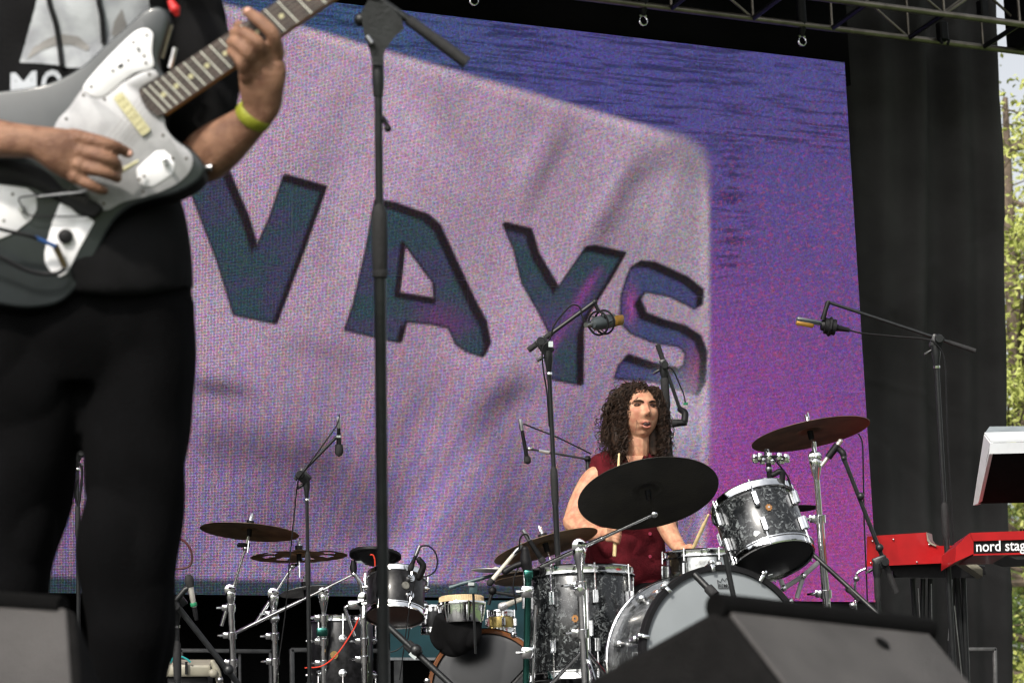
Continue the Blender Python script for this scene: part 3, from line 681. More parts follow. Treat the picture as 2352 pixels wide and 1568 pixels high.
# bass drum
bc = P(1664, 1499, 7.9); bd_ax = nz(CW*1.0*np.array([1,1,0]) - CR*.26*np.array([1,1,0])); bd_ax[2] = 0; bd_ax = nz(bd_ax)
Rb = mpx(190, 7.9)
bt = thing('bass_drum', 'big bass drum with plain white front head, behind the right floor monitor', 'drum', (bc[0], bc[1], RISER))
mk('shell', B().lathe([(Rb,.02),(Rb,.38),(Rb*.96,.38),(Rb*.96,.02),(Rb,.02)], bc, bd_ax, 72), PEARL, bt)
mk('front_head', B().lathe([(.001,-.004),(Rb*.9,-.003),(Rb*1.0,.003),(Rb*1.01,.012)], bc, bd_ax, 72), HEADW, bt)
mk('rear_head', B().lathe([(Rb*1.01,.38),(Rb,.395),(.001,.40)], bc, bd_ax, 72), HEADW, bt)
for (h, m2) in ((0, BLACKP), (.375, CHROME)):
    mk('hoop', B().lathe([(Rb*1.0,h-.012),(Rb*1.055,h-.014),(Rb*1.07,h-.008),(Rb*1.07,h+.024),(Rb*1.02,h+.027),(Rb*1.0,h-.012)], bc, bd_ax, 72), m2, bt)
mk('edge_ring', B().lathe([(Rb*1.075,.362),(Rb*1.09,.365),(Rb*1.09,.372),(Rb*1.075,.375)], bc, bd_ax, 72), CHROME, bt)
a_, b_, _n = basis(bd_ax, CU)
for k in range(10):
    c = 2*math.pi*(k+.35)/10; o = a_*math.cos(c)+b_*math.sin(c); tg = np.cross(bd_ax, o)
    for hh in (.10, .28):
        mk('lug', B().box(bc+o*(Rb+.010)+bd_ax*hh, tg, o, bd_ax, .010, .010, .028, .004), CHROME, bt)
    mk('tension_rod', B().tube([bc+o*(Rb*1.07+.012)-bd_ax*.03, bc+o*(Rb+.014)+bd_ax*.09], .004, 6), CHROME, bt)
    mk('claw', B().box(bc+o*(Rb*1.07+.008)-bd_ax*.008, tg, o, bd_ax, .007, .007, .015, .003).box(bc+o*(Rb*1.03)-bd_ax*.018, tg, o, bd_ax, .006, .012, .003, .001), CHROME, bt)
# crest and maker's word on the head
def on_plane(pc, n, pt_): ray = nz(pt_-CAM); return CAM+ray*(((pc-CAM)@n)/(ray@n))
pl0 = bc-bd_ax*.0065
crown = [(1648,1331),(1655,1337),(1659,1327),(1664,1334),(1669,1327),(1674,1336),(1681,1330),(1679,1350),(1650,1350)]
K = [on_plane(pl0, bd_ax, P(u, v, 8)) for u, v in crown]; bl = B()
for i in range(len(K)): bl.tube([K[i], K[(i+1) % len(K)]], .0009, 5)
mk('crown_mark', bl, BLACKP, bt)
tv, tf = text_mesh('REMO', .020, .0003)
ax1 = nz(K[7]-K[8]); ay1 = nz(np.cross(bd_ax, ax1)); ay1 = ay1 if ay1[2] > 0 else -ay1; o1 = K[8]+ay1*.003+ax1*.001-bd_ax*.0008
wx = tv[:,0].max(); sc_ = (np.linalg.norm(K[7]-K[8])*.95)/wx
mk('lettering', B().add([o1+ax1*x*sc_+ay1*y*sc_ for x, y, z in tv], tf), BLACKP, bt, flat=True)
for s in (-1, 1):
    e = np.array([bc[0], bc[1], 0])+np.cross(bd_ax, Z)*s*(Rb+.13)-bd_ax*.02; e[2] = RISER+.005
    mk('spur', B().tube([bc+np.cross(bd_ax, Z)*s*Rb*.93+bd_ax*.08-Z*Rb*.35, e], .007, 8), CHROME, bt)
# floor tom
ftc = P(1329, 1313, 8.75); Rf = mpx(121, 8.75); Lf = .385
ft = drum('floor_tom', 'black pearl floor tom with chrome lugs in front of the drummer', ftc-Z*Lf, Z, Rf, Lf, PEARL, nl=8, lug='bar', ph=.25, topm=HEADW, hoop_w=.026)
bdir = nz(P(1313,1426,8.4)-(ftc-Z*.19)); bdir[2] = 0; bdir = nz(bdir)
badge(ft, ftc-Z*mpx(117,8.7)+bdir*(Rf+.001), bdir, .013, mat('orange_badge', (.26,.11,.02), .5, noise=.2))
for k, a in enumerate((-1.9, .3, 2.3)):
    o = np.array([math.cos(a), math.sin(a), 0]); p = ftc+o*(Rf+.02)
    mk('leg', B().tube([p-Z*.08, np.array([p[0], p[1], RISER+.01])], .0065, 10), CHROME, ft)
    mk('leg_bracket', B().box(ftc+o*(Rf+.012)-Z*.22, np.cross(Z, o), o, Z, .018, .014, .03, .004), CHROME, ft)
# green stand leg left of the floor tom
gt = thing('percussion_post', 'green tinted chrome post standing just left of the floor tom', 'stand post', line_to_floor(P(1212,1320,8.5), P(1206,1568,8.5), RISER))
g0, g1 = P(1214,1310,8.5), P(1208,1568,8.5); gf = line_to_floor(g0, g1, RISER)
mk('tube', B().tube([g0, gf], .012, 14), mat('green_chrome', (.03,.12,.10), .25, .9, noise=.3, nscale=12), gt)
mk('side_tube', B().tube([g0+CR*.022-Z*.12, gf+CR*.022], .0065, 10), CHROME, gt)
mk('top_clamp', B().box(P(1214,1318,8.48), CR, CU, CW, .016,.014,.014,.003), mat('green_chrome', (0,0,0)), gt)
for v in (1358, 1498):
    mk('clamp', B().box(P(1212,v,8.47), CR, CU, CW, .022,.02,.016,.005), CHROME, gt); wing_screw(gt, P(1204,v,8.46), -CR)
mk('base_plate', B().lathe([(.001,.02),(.1,.015),(.1,0),(.001,0)], (gf[0],gf[1],RISER), Z, 24), BLACKM, gt)
# rack tom
ang = math.radians(19); ctop = P(1724, 1163, 8.05); s_ = .42
ray = nz(P(1750,1230,8)-CAM); im = -CR*math.sin(ang)+CU*math.cos(ang); im = nz(im-ray*(im@ray)); tax = nz(im*math.sqrt(1-s_*s_)+ray*s_)
Rt = mpx(97, 8.05); Lt = mpx(140, 8.05)/math.sqrt(1-s_*s_)
cb = P(1774, 1286, 8.05)
rt = drum('rack_tom', 'black pearl rack tom tilted above the bass drum', cb, tax, Rt, Lt, PEARL, nl=6, lug='bar', ph=.9, hoop_w=.022, botm=HEADB)
o_ = nz(P(1792,1200,7.9)-(cb+tax*Lt*.5)); o_ = nz(o_-tax*(o_@tax)); badge(rt, cb+tax*Lt*.55+o_*(Rt+.001), o_, .012, mat('orange_badge', (0,0,0)))
mk('mount_bracket', B().box(cb+tax*Lt*.45-nz(np.cross(CW,tax))*Rt*.2-CW*Rt*.95, CR, CU, CW, .02,.03,.015,.005), CHROME, rt)
mk('head_patch', B().box(P(1770,1322,7.985), nz(np.cross(tax, CW)), nz(np.cross(np.cross(tax,CW), tax)), tax, .008,.011,.0006), mat('white_sticker', (.45,.5,.5), .6), rt)
# snare
sc = P(1622, 1275, 8.9); Rs = mpx(97, 8.9)
sn_ax = nz(Z+CR*.02)
sn = drum('snare_drum', 'chrome snare drum half hidden behind the tilted rack tom', sc-sn_ax*.135, sn_ax, Rs, .135, mat('snare_shell_chrome', (.35,.36,.35), .18, 1., noise=.5, nscale=20), nl=8, lug='tube', ph=.2, hoop_w=.02)
b = B(); b.tube([np.array([sc[0],sc[1],RISER+.02]), sc-sn_ax*.15], .011, 10); ss_t = thing('snare_stand', 'chrome stand carrying the snare drum', 'drum stand', (sc[0],sc[1],RISER)); mk('tube', b, CHROME, ss_t)
tripod(ss_t, sc, RISER, m_=CHROME)
for k in range(3):
    a = k*2.094; o = np.array([math.cos(a), math.sin(a), 0]); mk('basket_arm', B().tube([sc-sn_ax*.2, sc-sn_ax*.16+o*Rs*.95, sc-sn_ax*.13+o*Rs*1.05], .006, 8), CHROME, ss_t)
# large dark cymbal and its boom stand
c1, cc, cn, cR, co = cym(1489, 1134, 164, 79, 11, 8.25, DARKBR, label='large dark cymbal tilted in front of the drummer')
mk('sleeve', B().lathe([(.001,-.035),(.010,-.035),(.012,.0),(.001,.001)], co, cn, 12), BLACKP, c1)
mk('felt', B().lathe([(.001,.024),(.018,.024),(.018,.04),(.001,.04)], co, cn, 16), mat('grey_felt',(0,0,0)), c1)
st1 = cym_stand('chrome boom stand rising in front of the floor tom', (1330,1258), (1345,1568), 8.3, boom=((1243,1300,8.4),(1502,1180,8.15)), clamps=(.22,.5))
mk('tip_rod', B().tube([P(1502,1180,8.15), P(1500,1165,8.17), co], .004, 8), CHROME, st1)
mk('memory_lock', B().lathe([(.001,-.03),(.016,-.028),(.018,-.005),(.020,0),(.014,.002),(.001,.002)], P(1331,1356,8.27), CW, 20), CHROME, st1)
# right crash
c2, cc, cn, cR, co = cym(1862, 997, 138, 31, 12, 8.9, mat('warm_bronze', (.14,.08,.05), .5, .25, noise=.35, nscale=12, bump=.1, bscale=90), label='brown crash cymbal high on the right of the kit')
wingnut(c2, co, cn)
cym_stand('chrome stand under the high right crash cymbal', (1872,1055), (1900,1405), 8.9, clamps=(.23,.52))
mk('top_knuckle', B().tube([P(1872,1050,8.9), P(1868,1014,8.9)], .010, 10), CHROME, bpy.data.objects['cymbal_stand.001'])
# small cymbal behind the tom
c3, cc, cn, cR, co = cym(1822, 1168, 58, 8, 4, 9.3, DARKBR, label='small dark cymbal peeping out behind the rack tom')
wingnut(c3, co, cn)
# hi-hat side cymbals
c4, cc, cn, cR, co = cym(1254, 1254, 124, 24, 17, 8.95, BRONZE, label='bronze cymbal seen edge-on left of the drummer')
wingnut(c4, co, cn)
c5, cc, cn, cR, co = cym(1212, 1322, 78, 12, 5, 9.1, BRONZE, label='upper bronze hi-hat plate below the edge-on cymbal', th=.002)
c5b, _, _, _, _ = cym(1212, 1331, 78, 12, 5, 9.1, BRONZE, label='lower bronze hi-hat plate of the pair, lowest of the three')
t_ = thing('hi_hat_stand', 'thin chrome stand under the pair of hi-hat plates', 'cymbal stand', (*P(1212,1400,9.1)[:2], RISER))
q = P(1212,1300,9.1); mk('tube', B().tube([q, (q[0],q[1],RISER+.02)], .006, 10), CHROME, t_); tripod(t_, q, RISER, m_=CHROME)
c6, cc, cn, cR, co = cym(1140, 1310, 58, 5, -2, 9.5, SILVC, label='thin pale cymbal edge left of the hi-hat plates')
# ------------------------------------------------------------------ left drum kit
DL = 10.5
k1, cc, cn, cR, co = cym(573, 1221, 114, 20, -5, DL, BRONZE, label='left kit crash cymbal, leftmost and highest'); wingnut(k1, co, cn)
s1 = cym_stand('chrome cymbal stand at the far left of the second kit', (529,1358), (537,1568), DL, boom=((509,1436,DL),(564,1258,DL)), clamps=(.10,.27,.44), group=None)
mk('upright_rod', B().tube([P(564,1258,DL), co], .005, 8), CHROME, s1)
mk('stacker_knob', B().box(P(560,1251,DL), CR, CU, CW, .028,.008,.01,.003), BLACKP, s1)
k2, cc, cn, cR, co = cym(687, 1278, 111, 14.5, 1.5, DL+.1, mat('gold_bronze', (.36,.21,.08), .3, .5, noise=.35, nscale=16), label='golden cymbal with a ring of cut-out holes', holes=True); wingnut(k2, co, cn)
s2 = cym_stand('second chrome cymbal stand from the left, with long crossing arm', (628,1366), (633,1568), DL+.1, boom=((586,1433,DL+.1),(672,1300,DL+.1)), clamps=(.12,.26,.42))
mk('upright_rod', B().tube([P(672,1300,DL+.1), P(686,1294,DL+.1), co], .007, 8), BLACKP, s2)
mk('cross_tilter', B().ball(P(630,1420,DL+.05), .024, 14), CHROME, s2)
k3, cc, cn, cR, co = cym(703, 1358, 60, 12, 8, DL+.3, SILVC, label='pale silver perforated cymbal, smallest and lowest of the left kit'); wingnut(k3, co, cn)
s3 = cym_stand('third chrome stand from the left, carrying the long sloping arm', (743,1365), (744,1568), DL, boom=((541,1453,DL+.05),(813,1318,DL-.05)), clamps=(.15,.3,.44))
mk('green_clamp', B().box(P(740,1450,DL-.03), CR, CU, CW, .024,.018,.018,.005), mat('green_chrome',(0,0,0)), s3)
s4 = cym_stand('fourth chrome stand from the left, beside the small tom', (835,1376), (838,1568), DL-.1, clamps=(.14,.28,.40))
mk('l_rod', B().tube(spline([P(815,1388,DL-.12), P(797,1392,DL-.12), P(794,1402,DL-.12), P(814,1460,DL-.12)], 5), .007, 10), CHROME, s4)
mk('multi_clamp', B().box(P(815,1388,DL-.12), CR, CU, CW, .03,.018,.016,.005), CHROME, s4)
mk('tilter_arm', B().tube([P(835,1376,DL-.1), P(829,1340,DL-.1), P(815,1318,DL-.1)], .009, 10), CHROME, s4)
# black pad
pd, cc, cn, cR, co = cym(862, 1272, 60, 18, -4, DL-.05, BLACKP, name='cymbal_pad', label='black rubber cymbal pad at the top of the left kit', th=.012)
mk('under_dome', B().lathe([(.001,-.05),(.05,-.045),(.085,-.02),(.10,-.008),(.02,-.006)], co, cn, 28), BLACKP, pd)
mk('label_strip', B().box(P(836,1290,DL-.06), CR, CU, CW, .03,.005,.003,.001), mat('white_sticker',(0,0,0)), pd)
mk('mount', B().lathe([(.001,0),(.014,0),(.016,.02),(.01,.05),(.001,.05)], P(812,1302,DL-.05)-Z*.02, Z, 14), BLACKP, pd)
cable('orange red cable hanging from the black pad down the small tom', [(850,1273,DL-.2),(858,1276,DL-.2),(861,1300,DL-.2),(848,1360,DL-.2)], .0032, REDC)
cable('orange red cable crossing the dark sparkle drum', [(824,1418,DL-.4),(812,1445,DL-.4),(775,1500,DL-.42),(740,1528,DL-.42),(700,1533,DL-.42)], .003, REDC)
# small tom
an = math.radians(-4); cbp = P(907, 1413, DL-.3); ray = nz(cbp-CAM); im = -CR*math.sin(an)*-1*0+CU*math.cos(an)+CR*math.sin(-an)*.6; im = nz(im-ray*(im@ray)); s_ = .38; ax = nz(im*math.sqrt(1-s_*s_)+ray*s_)
t1 = drum('small_tom', 'small black tom with brown bottom head left of the large stand pole', cbp, ax, mpx(67, DL-.3), mpx(88, DL-.3)/.92, WRAPD, nl=6, lug='round', botm=HEADBR, ph=.55)
o_ = nz(P(952,1368,DL-.5)-(cbp+ax*.08)); o_ = nz(o_-ax*(o_@ax)); Rq = mpx(67, DL-.3)
mk('badge', B().lathe([(.001,.004),(.016,.004),(.017,0),(.001,0)], cbp+ax*.09+o_*Rq, o_, 20), mat('badge_pewter', (.35,.34,.3), .4, .8, noise=.3, nscale=90), t1)
# sparkle drum behind stands
t2 = drum('side_drum', 'black sparkle drum low behind the chrome stands', P(785,1600,DL+.1), nz(Z+CR*.02), mpx(72,DL+.1), mpx(178,DL+.1), WRAPD, nl=8, lug='round', ph=.1)
o_ = nz(P(762,1503,DL-.5)-P(785,1503,DL+.1)); mk('badge', B().lathe([(.001,.005),(.017,.005),(.018,0),(.001,0)], P(768,1503,DL+.1)+nz(P(762,1503,5)-P(768,1503,6))*mpx(71,DL+.1), nz(CAM-P(768,1503,DL)), 20), BRASS, t2)
# bongo with tan head
bp_ = P(1060, 1386, DL-.4); bR = mpx(49, DL-.4); bg_ = thing('hand_drum', 'chrome hand drum with tan skin head and black cloth below', 'drum', bp_-Z*.15)
mk('skin_head', B().lathe([(.001,.034),(bR*.97,.032),(bR*1.03,.024),(bR*1.05,.004),(bR*1.04,0)], bp_, Z, 64), TAN, bg_)
bb = B()
for k in range(60):
    a = k*2*math.pi/60; o = np.array([math.cos(a), math.sin(a), 0]); bb.tube([bp_+o*bR*1.045+Z*.004, bp_+o*bR*1.03+Z*.028], .0022, 5)
tag(mk('rim_tucks', bb, TAN, bg_), kind='stuff')
mk('rim', B().lathe([(bR*1.04,-.006),(bR*1.13,-.008),(bR*1.15,0),(bR*1.13,.006),(bR*1.04,.005),(bR*1.04,-.006)], bp_, Z, 64), CHROME, bg_)
mk('shell', B().lathe([(bR*1.02,-.004),(bR*1.0,-.03),(bR*.96,-.075),(bR*.94,-.08)], bp_, Z, 64), CHROME, bg_)
for k in range(6):
    a = k*2*math.pi/6+.4; o = np.array([math.cos(a), math.sin(a), 0]); mk('tuning_bolt', B().tube([bp_+o*bR*1.14+Z*.003, bp_+o*bR*1.1-Z*.03, bp_+o*bR*.99-Z*.075], .004, 8), CHROME, bg_)
mk('grey_band', B().lathe([(bR*1.035,-.012),(bR*1.02,-.04),(bR*1.0,-.066)], bp_+0*Z, Z, 64).__class__().tube([bp_+nz(P(1085,1395,9)-P(1060,1395,10.1))*0, bp_-Z*.001], .001, 4), GREYM, bg_)
cl = B().loft([(P(1064,1412,DL-.42), mpx(46,DL), .05),(P(1060,1430,DL-.42), mpx(50,DL), .06),(P(1050,1448,DL-.42), mpx(54,DL), .06),(P(1028,1462,DL-.40), mpx(50,DL), .04),(P(1000,1474,DL-.38), mpx(24,DL), .03)], seg=40)
o = mk('cloth_cover', cl, CLOTH, None, P(1040,1480,DL-.42)); remesh(o, .006, 2, wrinkle(.012, 30, 4, (1,1,.5))); tag(o, 'crumpled black cloth wrapped under the tan headed hand drum', 'cloth')
# small gold drum
drum('brass_drum', 'small brass coloured drum right of the hand drum', P(1150,1452,DL+.2), Z, mpx(30,DL), mpx(46,DL), mat('brass_shell', (.35,.27,.10), .25, .9, noise=.4, nscale=25), nl=5, lug='tube', ph=.2)
drum('low_tom', 'small dark drum in shadow, right behind the small black tom', P(1000,1450,DL+.4), Z, mpx(32,DL), mpx(56,DL), WRAPD, nl=5, lug='tube', ph=.6)
# left bass drum
b2 = P(1118, 1582, DL-.3); Rb2 = mpx(128, DL-.3); bt2 = thing('bass_drum', 'glossy dark headed bass drum with orange brown hoop, left kit', 'drum', (b2[0], b2[1], RISER))
a2 = nz(np.array([CW[0], CW[1], 0]) + np.array([CR[0], CR[1], 0])*.12)
mk('shell', B().lathe([(Rb2,.02),(Rb2,.36),(Rb2*.96,.36),(Rb2*.96,.02),(Rb2,.02)], b2, a2, 64), WRAPD, bt2)
mk('front_head', B().lathe([(.001,-.004),(Rb2*.9,-.003),(Rb2*1.0,.003),(Rb2*1.01,.012)], b2, a2, 64), HEADC, bt2)
mk('rear_head', B().lathe([(Rb2*1.01,.36),(.001,.37)], b2, a2, 64), HEADB, bt2)
for (h, mm) in ((0, ORANGE), (.35, BLACKP)):
    mk('hoop', B().lathe([(Rb2*1.0,h-.010),(Rb2*1.05,h-.012),(Rb2*1.075,h-.006),(Rb2*1.075,h+.03),(Rb2*1.0,h+.03),(Rb2*1.0,h-.010)], b2, a2, 64), mm, bt2)
mk('chrome_rim', B().lathe([(Rb2*1.08,.005),(Rb2*1.10,.008),(Rb2*1.10,.022),(Rb2*1.08,.026)], b2, a2, 64), CHROME, bt2)
e1_, e2_, _ = basis(a2, CU)
for k in range(10):
    c = 2*math.pi*(k+.2)/10; o = e1_*math.cos(c)+e2_*math.sin(c); tg = np.cross(a2, o)
    mk('claw', B().box(b2+o*(Rb2*1.09)-a2*.004, tg, o, a2, .010, .012, .018, .004), CHROME, bt2)
    mk('lug', B().box(b2+o*(Rb2+.012)+a2*.14, tg, o, a2, .010, .011, .03, .004), CHROME, bt2)
# ------------------------------------------------------------------ background bits under the screen
tp = thing('teal_case', 'teal vinyl panel standing behind the left kit under the screen', 'case', PY(1045,1560,11.3))
mk('panel', B().prism([PY(u,v,11.3) for u,v in ((896,1378),(1205,1378),(1205,1509),(896,1509))], [PY(u,v,11.34) for u,v in ((896,1378),(1205,1378),(1205,1509),(896,1509))]), TEAL, tp)
mk('bottom_rail', B().prism([PY(u,v,11.29) for u,v in ((896,1509),(1205,1509),(1205,1515),(896,1515))], [PY(u,v,11.35) for u,v in ((896,1509),(1205,1509),(1205,1515),(896,1515))]), STEEL, tp)
mk('foot_frame', B().prism([PY(u,v,11.3) for u,v in ((905,1516),(925,1516),(925,1640),(905,1640))], [PY(u,v,11.34) for u,v in ((905,1516),(925,1516),(925,1640),(905,1640))]), GREYM, tp)
def frame(label, pts, Yp, w, m_=GREYM, verts=()):
    t_ = thing('metal_frame', label, 'metal frame', PY(pts[1][0], pts[1][1]+80, Yp))
    for a, c in zip(pts[:-1], pts[1:]):
        A_, C_ = PY(*a, Yp), PY(*c, Yp); dr = nz(C_-A_); s = nz(np.cross(dr, Y)); mk('bar', B().box((A_+C_)/2, dr, s, Y, np.linalg.norm(C_-A_)/2+w*.5, w, w, w*.2), m_, t_)
    for a, c in verts:
        A_, C_ = PY(*a, Yp+.02), PY(*c, Yp+.02); dr = nz(C_-A_); s = nz(np.cross(dr, Y)); mk('bar', B().box((A_+C_)/2, dr, s, Y, np.linalg.norm(C_-A_)/2, w*.6, w*.6, w*.1), m_, t_)
frame('dark grey rail frame behind the left chrome stands', [(415,1640),(415,1493),(622,1495),(624,1640)], 11.0, .009, verts=(((550,1500),(552,1640)),))
frame('dark grey rail frame behind the sparkle drum', [(672,1640),(670,1492),(725,1492),(890,1494),(892,1640)], 11.0, .010)
frame('grey folding frame at the foot of the right curtain', [(2206,1490),(2285,1490),(2288,1700)], 9.6, .008, verts=(((2224,1494),(2227,1700)),))
# beige case and clamp
be = thing('beige_case', 'beige enamelled box with cable plugs at the bottom left', 'case', P(437,1560,9.8))
mk('lid', B().box(P(437,1533,9.8), CR, CU, CW, mpx(52,9.8), mpx(13,9.8), .09, .006), BEIGE, be)
mk('base', B().box(P(437,1566,9.82), CR, CU, CW, mpx(46,9.8), mpx(19,9.8), .085, .004), BLACKP, be)
mk('strap', B().box(P(428,1533,9.70), CR, CU, CW, mpx(2.5,9.8), mpx(14,9.8), .008), BLACKP, be)
for u in (400, 411): mk('plug', B().tube([P(u,1521,9.75), P(u,1494,9.75)], .0065, 10), BRASS, be)
bc_ = thing('beige_clamp', 'beige cast clamp beside the beige box', 'clamp', P(500,1560,9.7))
mk('arm', B().chain([P(488,1520,9.7), P(498,1540,9.7), P(507,1575,9.7)], [.011,.015,.013]), BEIGE, bc_)
mk('jaw', B().ball(P(490,1545,9.68), (.02,.014,.018), 14), BEIGE, bc_); mk('knob', B().ball(P(505,1560,9.66), .014, 12), STEEL, bc_)
cable('teal cable looping over the beige box', [(392,1522,9.7),(398,1510,9.7),(412,1506,9.7),(428,1512,9.7),(438,1520,9.7)], .004, mat('teal_cable',(.02,.25,.26),.4))
# ------------------------------------------------------------------ microphones and stands in the band area
mic_stand('thin black stand with a boom left of the large pole', (704,1101), (711,1568), 9.6, .0065, .0085, 1310, boom=((679,1099),(771,1005)), grip=.05, rb=.006, group='black microphone stands on the riser')
t_ = dyn_mic('black foam headed microphone hanging from the left boom', P(778,983,9.6), P(779,1048,9.6), headr=.0165, headl=.048, br=.0095, body=BLACKP)
mk('white_label', B().lathe([(.0100,.028),(.0102,.036),(.0100,.037)], P(778,983,9.6), nz(P(779,1048,9.6)-P(778,983,9.6)), 12), mat('white_sticker',(0,0,0)), t_)
cable('thin cable running down the left boom and stand to the floor', [(780,952,9.6),(774,975,9.58),(750,1010,9.55),(700,1080,9.55),(684,1110,9.58),(674,1200,9.6),(664,1300,9.6),(656,1400,9.6),(640,1520,9.6),(625,1640,9.6)], .0028, BLACKP)
mic_stand('tall black boom stand before the screen, left of the drummer', (1259,806), (1295,1568), 8.6, .0080, .0105, 1120, boom=((1215,803),(1366,693)), grip=.10, rb=.0075, group='black microphone stands on the riser')
mk('tape_label', B().box(P(1265,790,8.55), CR, CU, CW, .008,.010,.002), mat('white_sticker',(0,0,0)), bpy.data.objects['microphone_stand.001'])
# shock-mounted microphone
q = P(1381, 741, 8.6); sm = thing('shock_mount_microphone', 'round shock mounted microphone hanging from the tall centre boom', 'microphone', q)
rg = B(); an_ = np.linspace(0, 2*math.pi, 33)[:-1]; axm = nz(CW*.75+CR*.55+CU*.1); ea, eb, _ = basis(axm)
for off in (-.018, .020): 
    pts = [q+axm*off+(ea*math.cos(a)+eb*math.sin(a))*.042 for a in an_]; rg.tube(pts+[pts[0]], .0038, 7, caps=False)
mk('cage_ring', rg, BLACKP, sm)
sp = B()
for k in range(8):
    a = k*math.pi/4; sp.tube([q+axm*(-.018 if k%2 else .02)+(ea*math.cos(a)+eb*math.sin(a))*.042, q+(ea*math.cos(a+.3)+eb*math.sin(a+.3))*.024], .0022, 5)
mk('elastic', sp, BLACKP, sm)
mk('body', B().lathe([(.001,-.055),(.014,-.054),(.024,-.035),(.026,.03),(.024,.075),(.015,.085),(.001,.086)], q, axm, 22), mat('slate_body', (.05,.06,.065), .4, noise=.2), sm)
mk('capsule', B().box(q+axm*.075+CR*.012, axm, CU, np.cross(axm,CU), .028,.018,.02,.006), mat('gold_mesh', (.25,.13,.02), .5, .4, noise=.2), sm)
mk('tail', B().lathe([(.001,-.08),(.009,-.08),(.011,-.05),(.001,-.05)], q-CR*.01, axm, 14), STEEL, sm)
mk('yoke', B().tube(spline([P(1366,695,8.6), P(1372,708,8.6), P(1376,716,8.6)], 4), .007, 8), BLACKP, sm)
cable('cable looped along the tall centre boom', [(1362,760,8.55),(1352,752,8.55),(1338,728,8.55),(1332,706,8.55),(1316,700,8.55),(1300,712,8.55),(1274,745,8.55),(1262,780,8.55),(1246,800,8.55),(1248,850,8.55),(1256,900,8.56),(1262,980,8.56)], .003, BLACKP)
mic_stand('black boom stand before the right curtain', (2149,792), (2192,1560), 8.8, .0085, .0105, 1200, z=FLOOR, boom=((2238,805),(1903,694)), grip=.10, rb=.0062, group='black microphone stands on the riser')
bpy.data.objects['microphone_stand.002']['group'] = 'black microphone stands'
q0, q1 = P(1951,758,8.8), P(1828,736,8.8)
gm = thing('studio_microphone', 'studio microphone with gold grille half before the purple screen edge', 'microphone', (q0+q1)/2); n_ = nz(q1-q0)
mk('body', B().lathe([(.001,0),(.008,.0),(.011,.04),(.020,.06),(.020,.10),(.017,.105)], q0, n_, 20), BLACKP, gm)
mk('grille', B().box(q0+n_*.150+CU*.006, n_, nz(np.cross(n_,CW)), CW, .046,.0085,.02,.005), mat('slate_body',(0,0,0)), gm)
mk('gold_grille', B().box(q0+n_*.165-CU*.007, n_, nz(np.cross(n_,CW)), CW, .032,.009,.018,.004), mat('gold_mesh',(0,0,0)), gm)
for k in range(5): 
    a = k*1.256; pts = [q0+n_*(.072)+(nz(np.cross(n_,CW))*math.cos(b_)+CW*math.sin(b_))*.030 for b_ in (a, a+.6, a+1.25)]
    mk('mount_segment', B().tube(pts, .007, 8), BLACKP, gm)
mk('mount_band', B().lathe([(.022,.05),(.030,.052),(.030,.092),(.022,.094)], q0, n_, 16), BLACKP, gm)
mk('swivel_arm', B().tube([P(1902,694,8.8), P(1896,712,8.79), P(1890,735,8.79)], [.009,.008,.010], 10), BLACKP, gm)
cable('cable from the studio microphone to its stand', [(1951,758,8.8),(1980,765,8.8),(2051,772,8.8),(2128,779,8.79),(2150,790,8.78),(2166,815,8.78),(2172,860,8.78),(2176,1000,8.78),(2190,1250,8.78)], .0032, BLACKP)
# stand behind the drummer
mic_stand('black stand right behind the drummer holding a short angled boom', (1524,838), (1556,1300), 9.7, .009, .013, 905, boom=((1511,793),(1562,940)), grip=.06, rb=.0075, group='black microphone stands on the riser')
t_ = dyn_mic('black microphone aimed left beside the drummer hair', P(1578,970,9.6), P(1541,972,9.6), headr=.016, headl=.025, br=.015, connector=False)
mk('swivel_clip', B().chain([P(1562,940,9.65), P(1573,948,9.62), P(1572,966,9.6)], [.012,.014,.014]), BLACKP, t_)
mk('green_ring', B().lathe([(.001,0),(.009,0),(.010,.01),(.001,.01)], P(1575,930,9.6), CU, 14), GREENR, t_)
cable('cable hanging beside the boom behind the drummer', [(1532,842,9.65),(1546,850,9.65),(1560,880,9.65),(1570,905,9.65),(1575,926,9.62)], .003, BLACKP)
# microphone left of drummer
dyn_mic('slim black microphone pointing down left of the drummer', P(1199,988,9.4), P(1213,1066,9.4), headr=.014, headl=.032, br=.0085)
t_ = thing('short_boom', 'short chrome tipped boom arm reaching left from behind the drummer', 'boom arm', P(1350,1054,9.4))
mk('arm', B().tube([P(1213,1030,9.4), P(1350,1054,9.4)], .0045, 8), BLACKM, t_); mk('joint', B().ball(P(1216,1030,9.4), .010, 10), CHROME, t_); mk('grip', B().tube([P(1238,1035,9.4), P(1262,1039,9.4)], .007, 8), STEEL, t_); mk('clamp', B().ball(P(1350,1054,9.42), .014, 10), BLACKP, t_)
q = P(1350,1054,9.42); mk('post', B().tube([q, (q[0], q[1], RISER)], .009, 10), BLACKM, t_)
cable('coiled cable sagging from the slim microphone', [(1199,990,9.4),(1197,978,9.4),(1204,974,9.4),(1230,984,9.4),(1278,1003,9.4),(1330,1028,9.4),(1358,1042,9.4)], .0030, BLACKP)
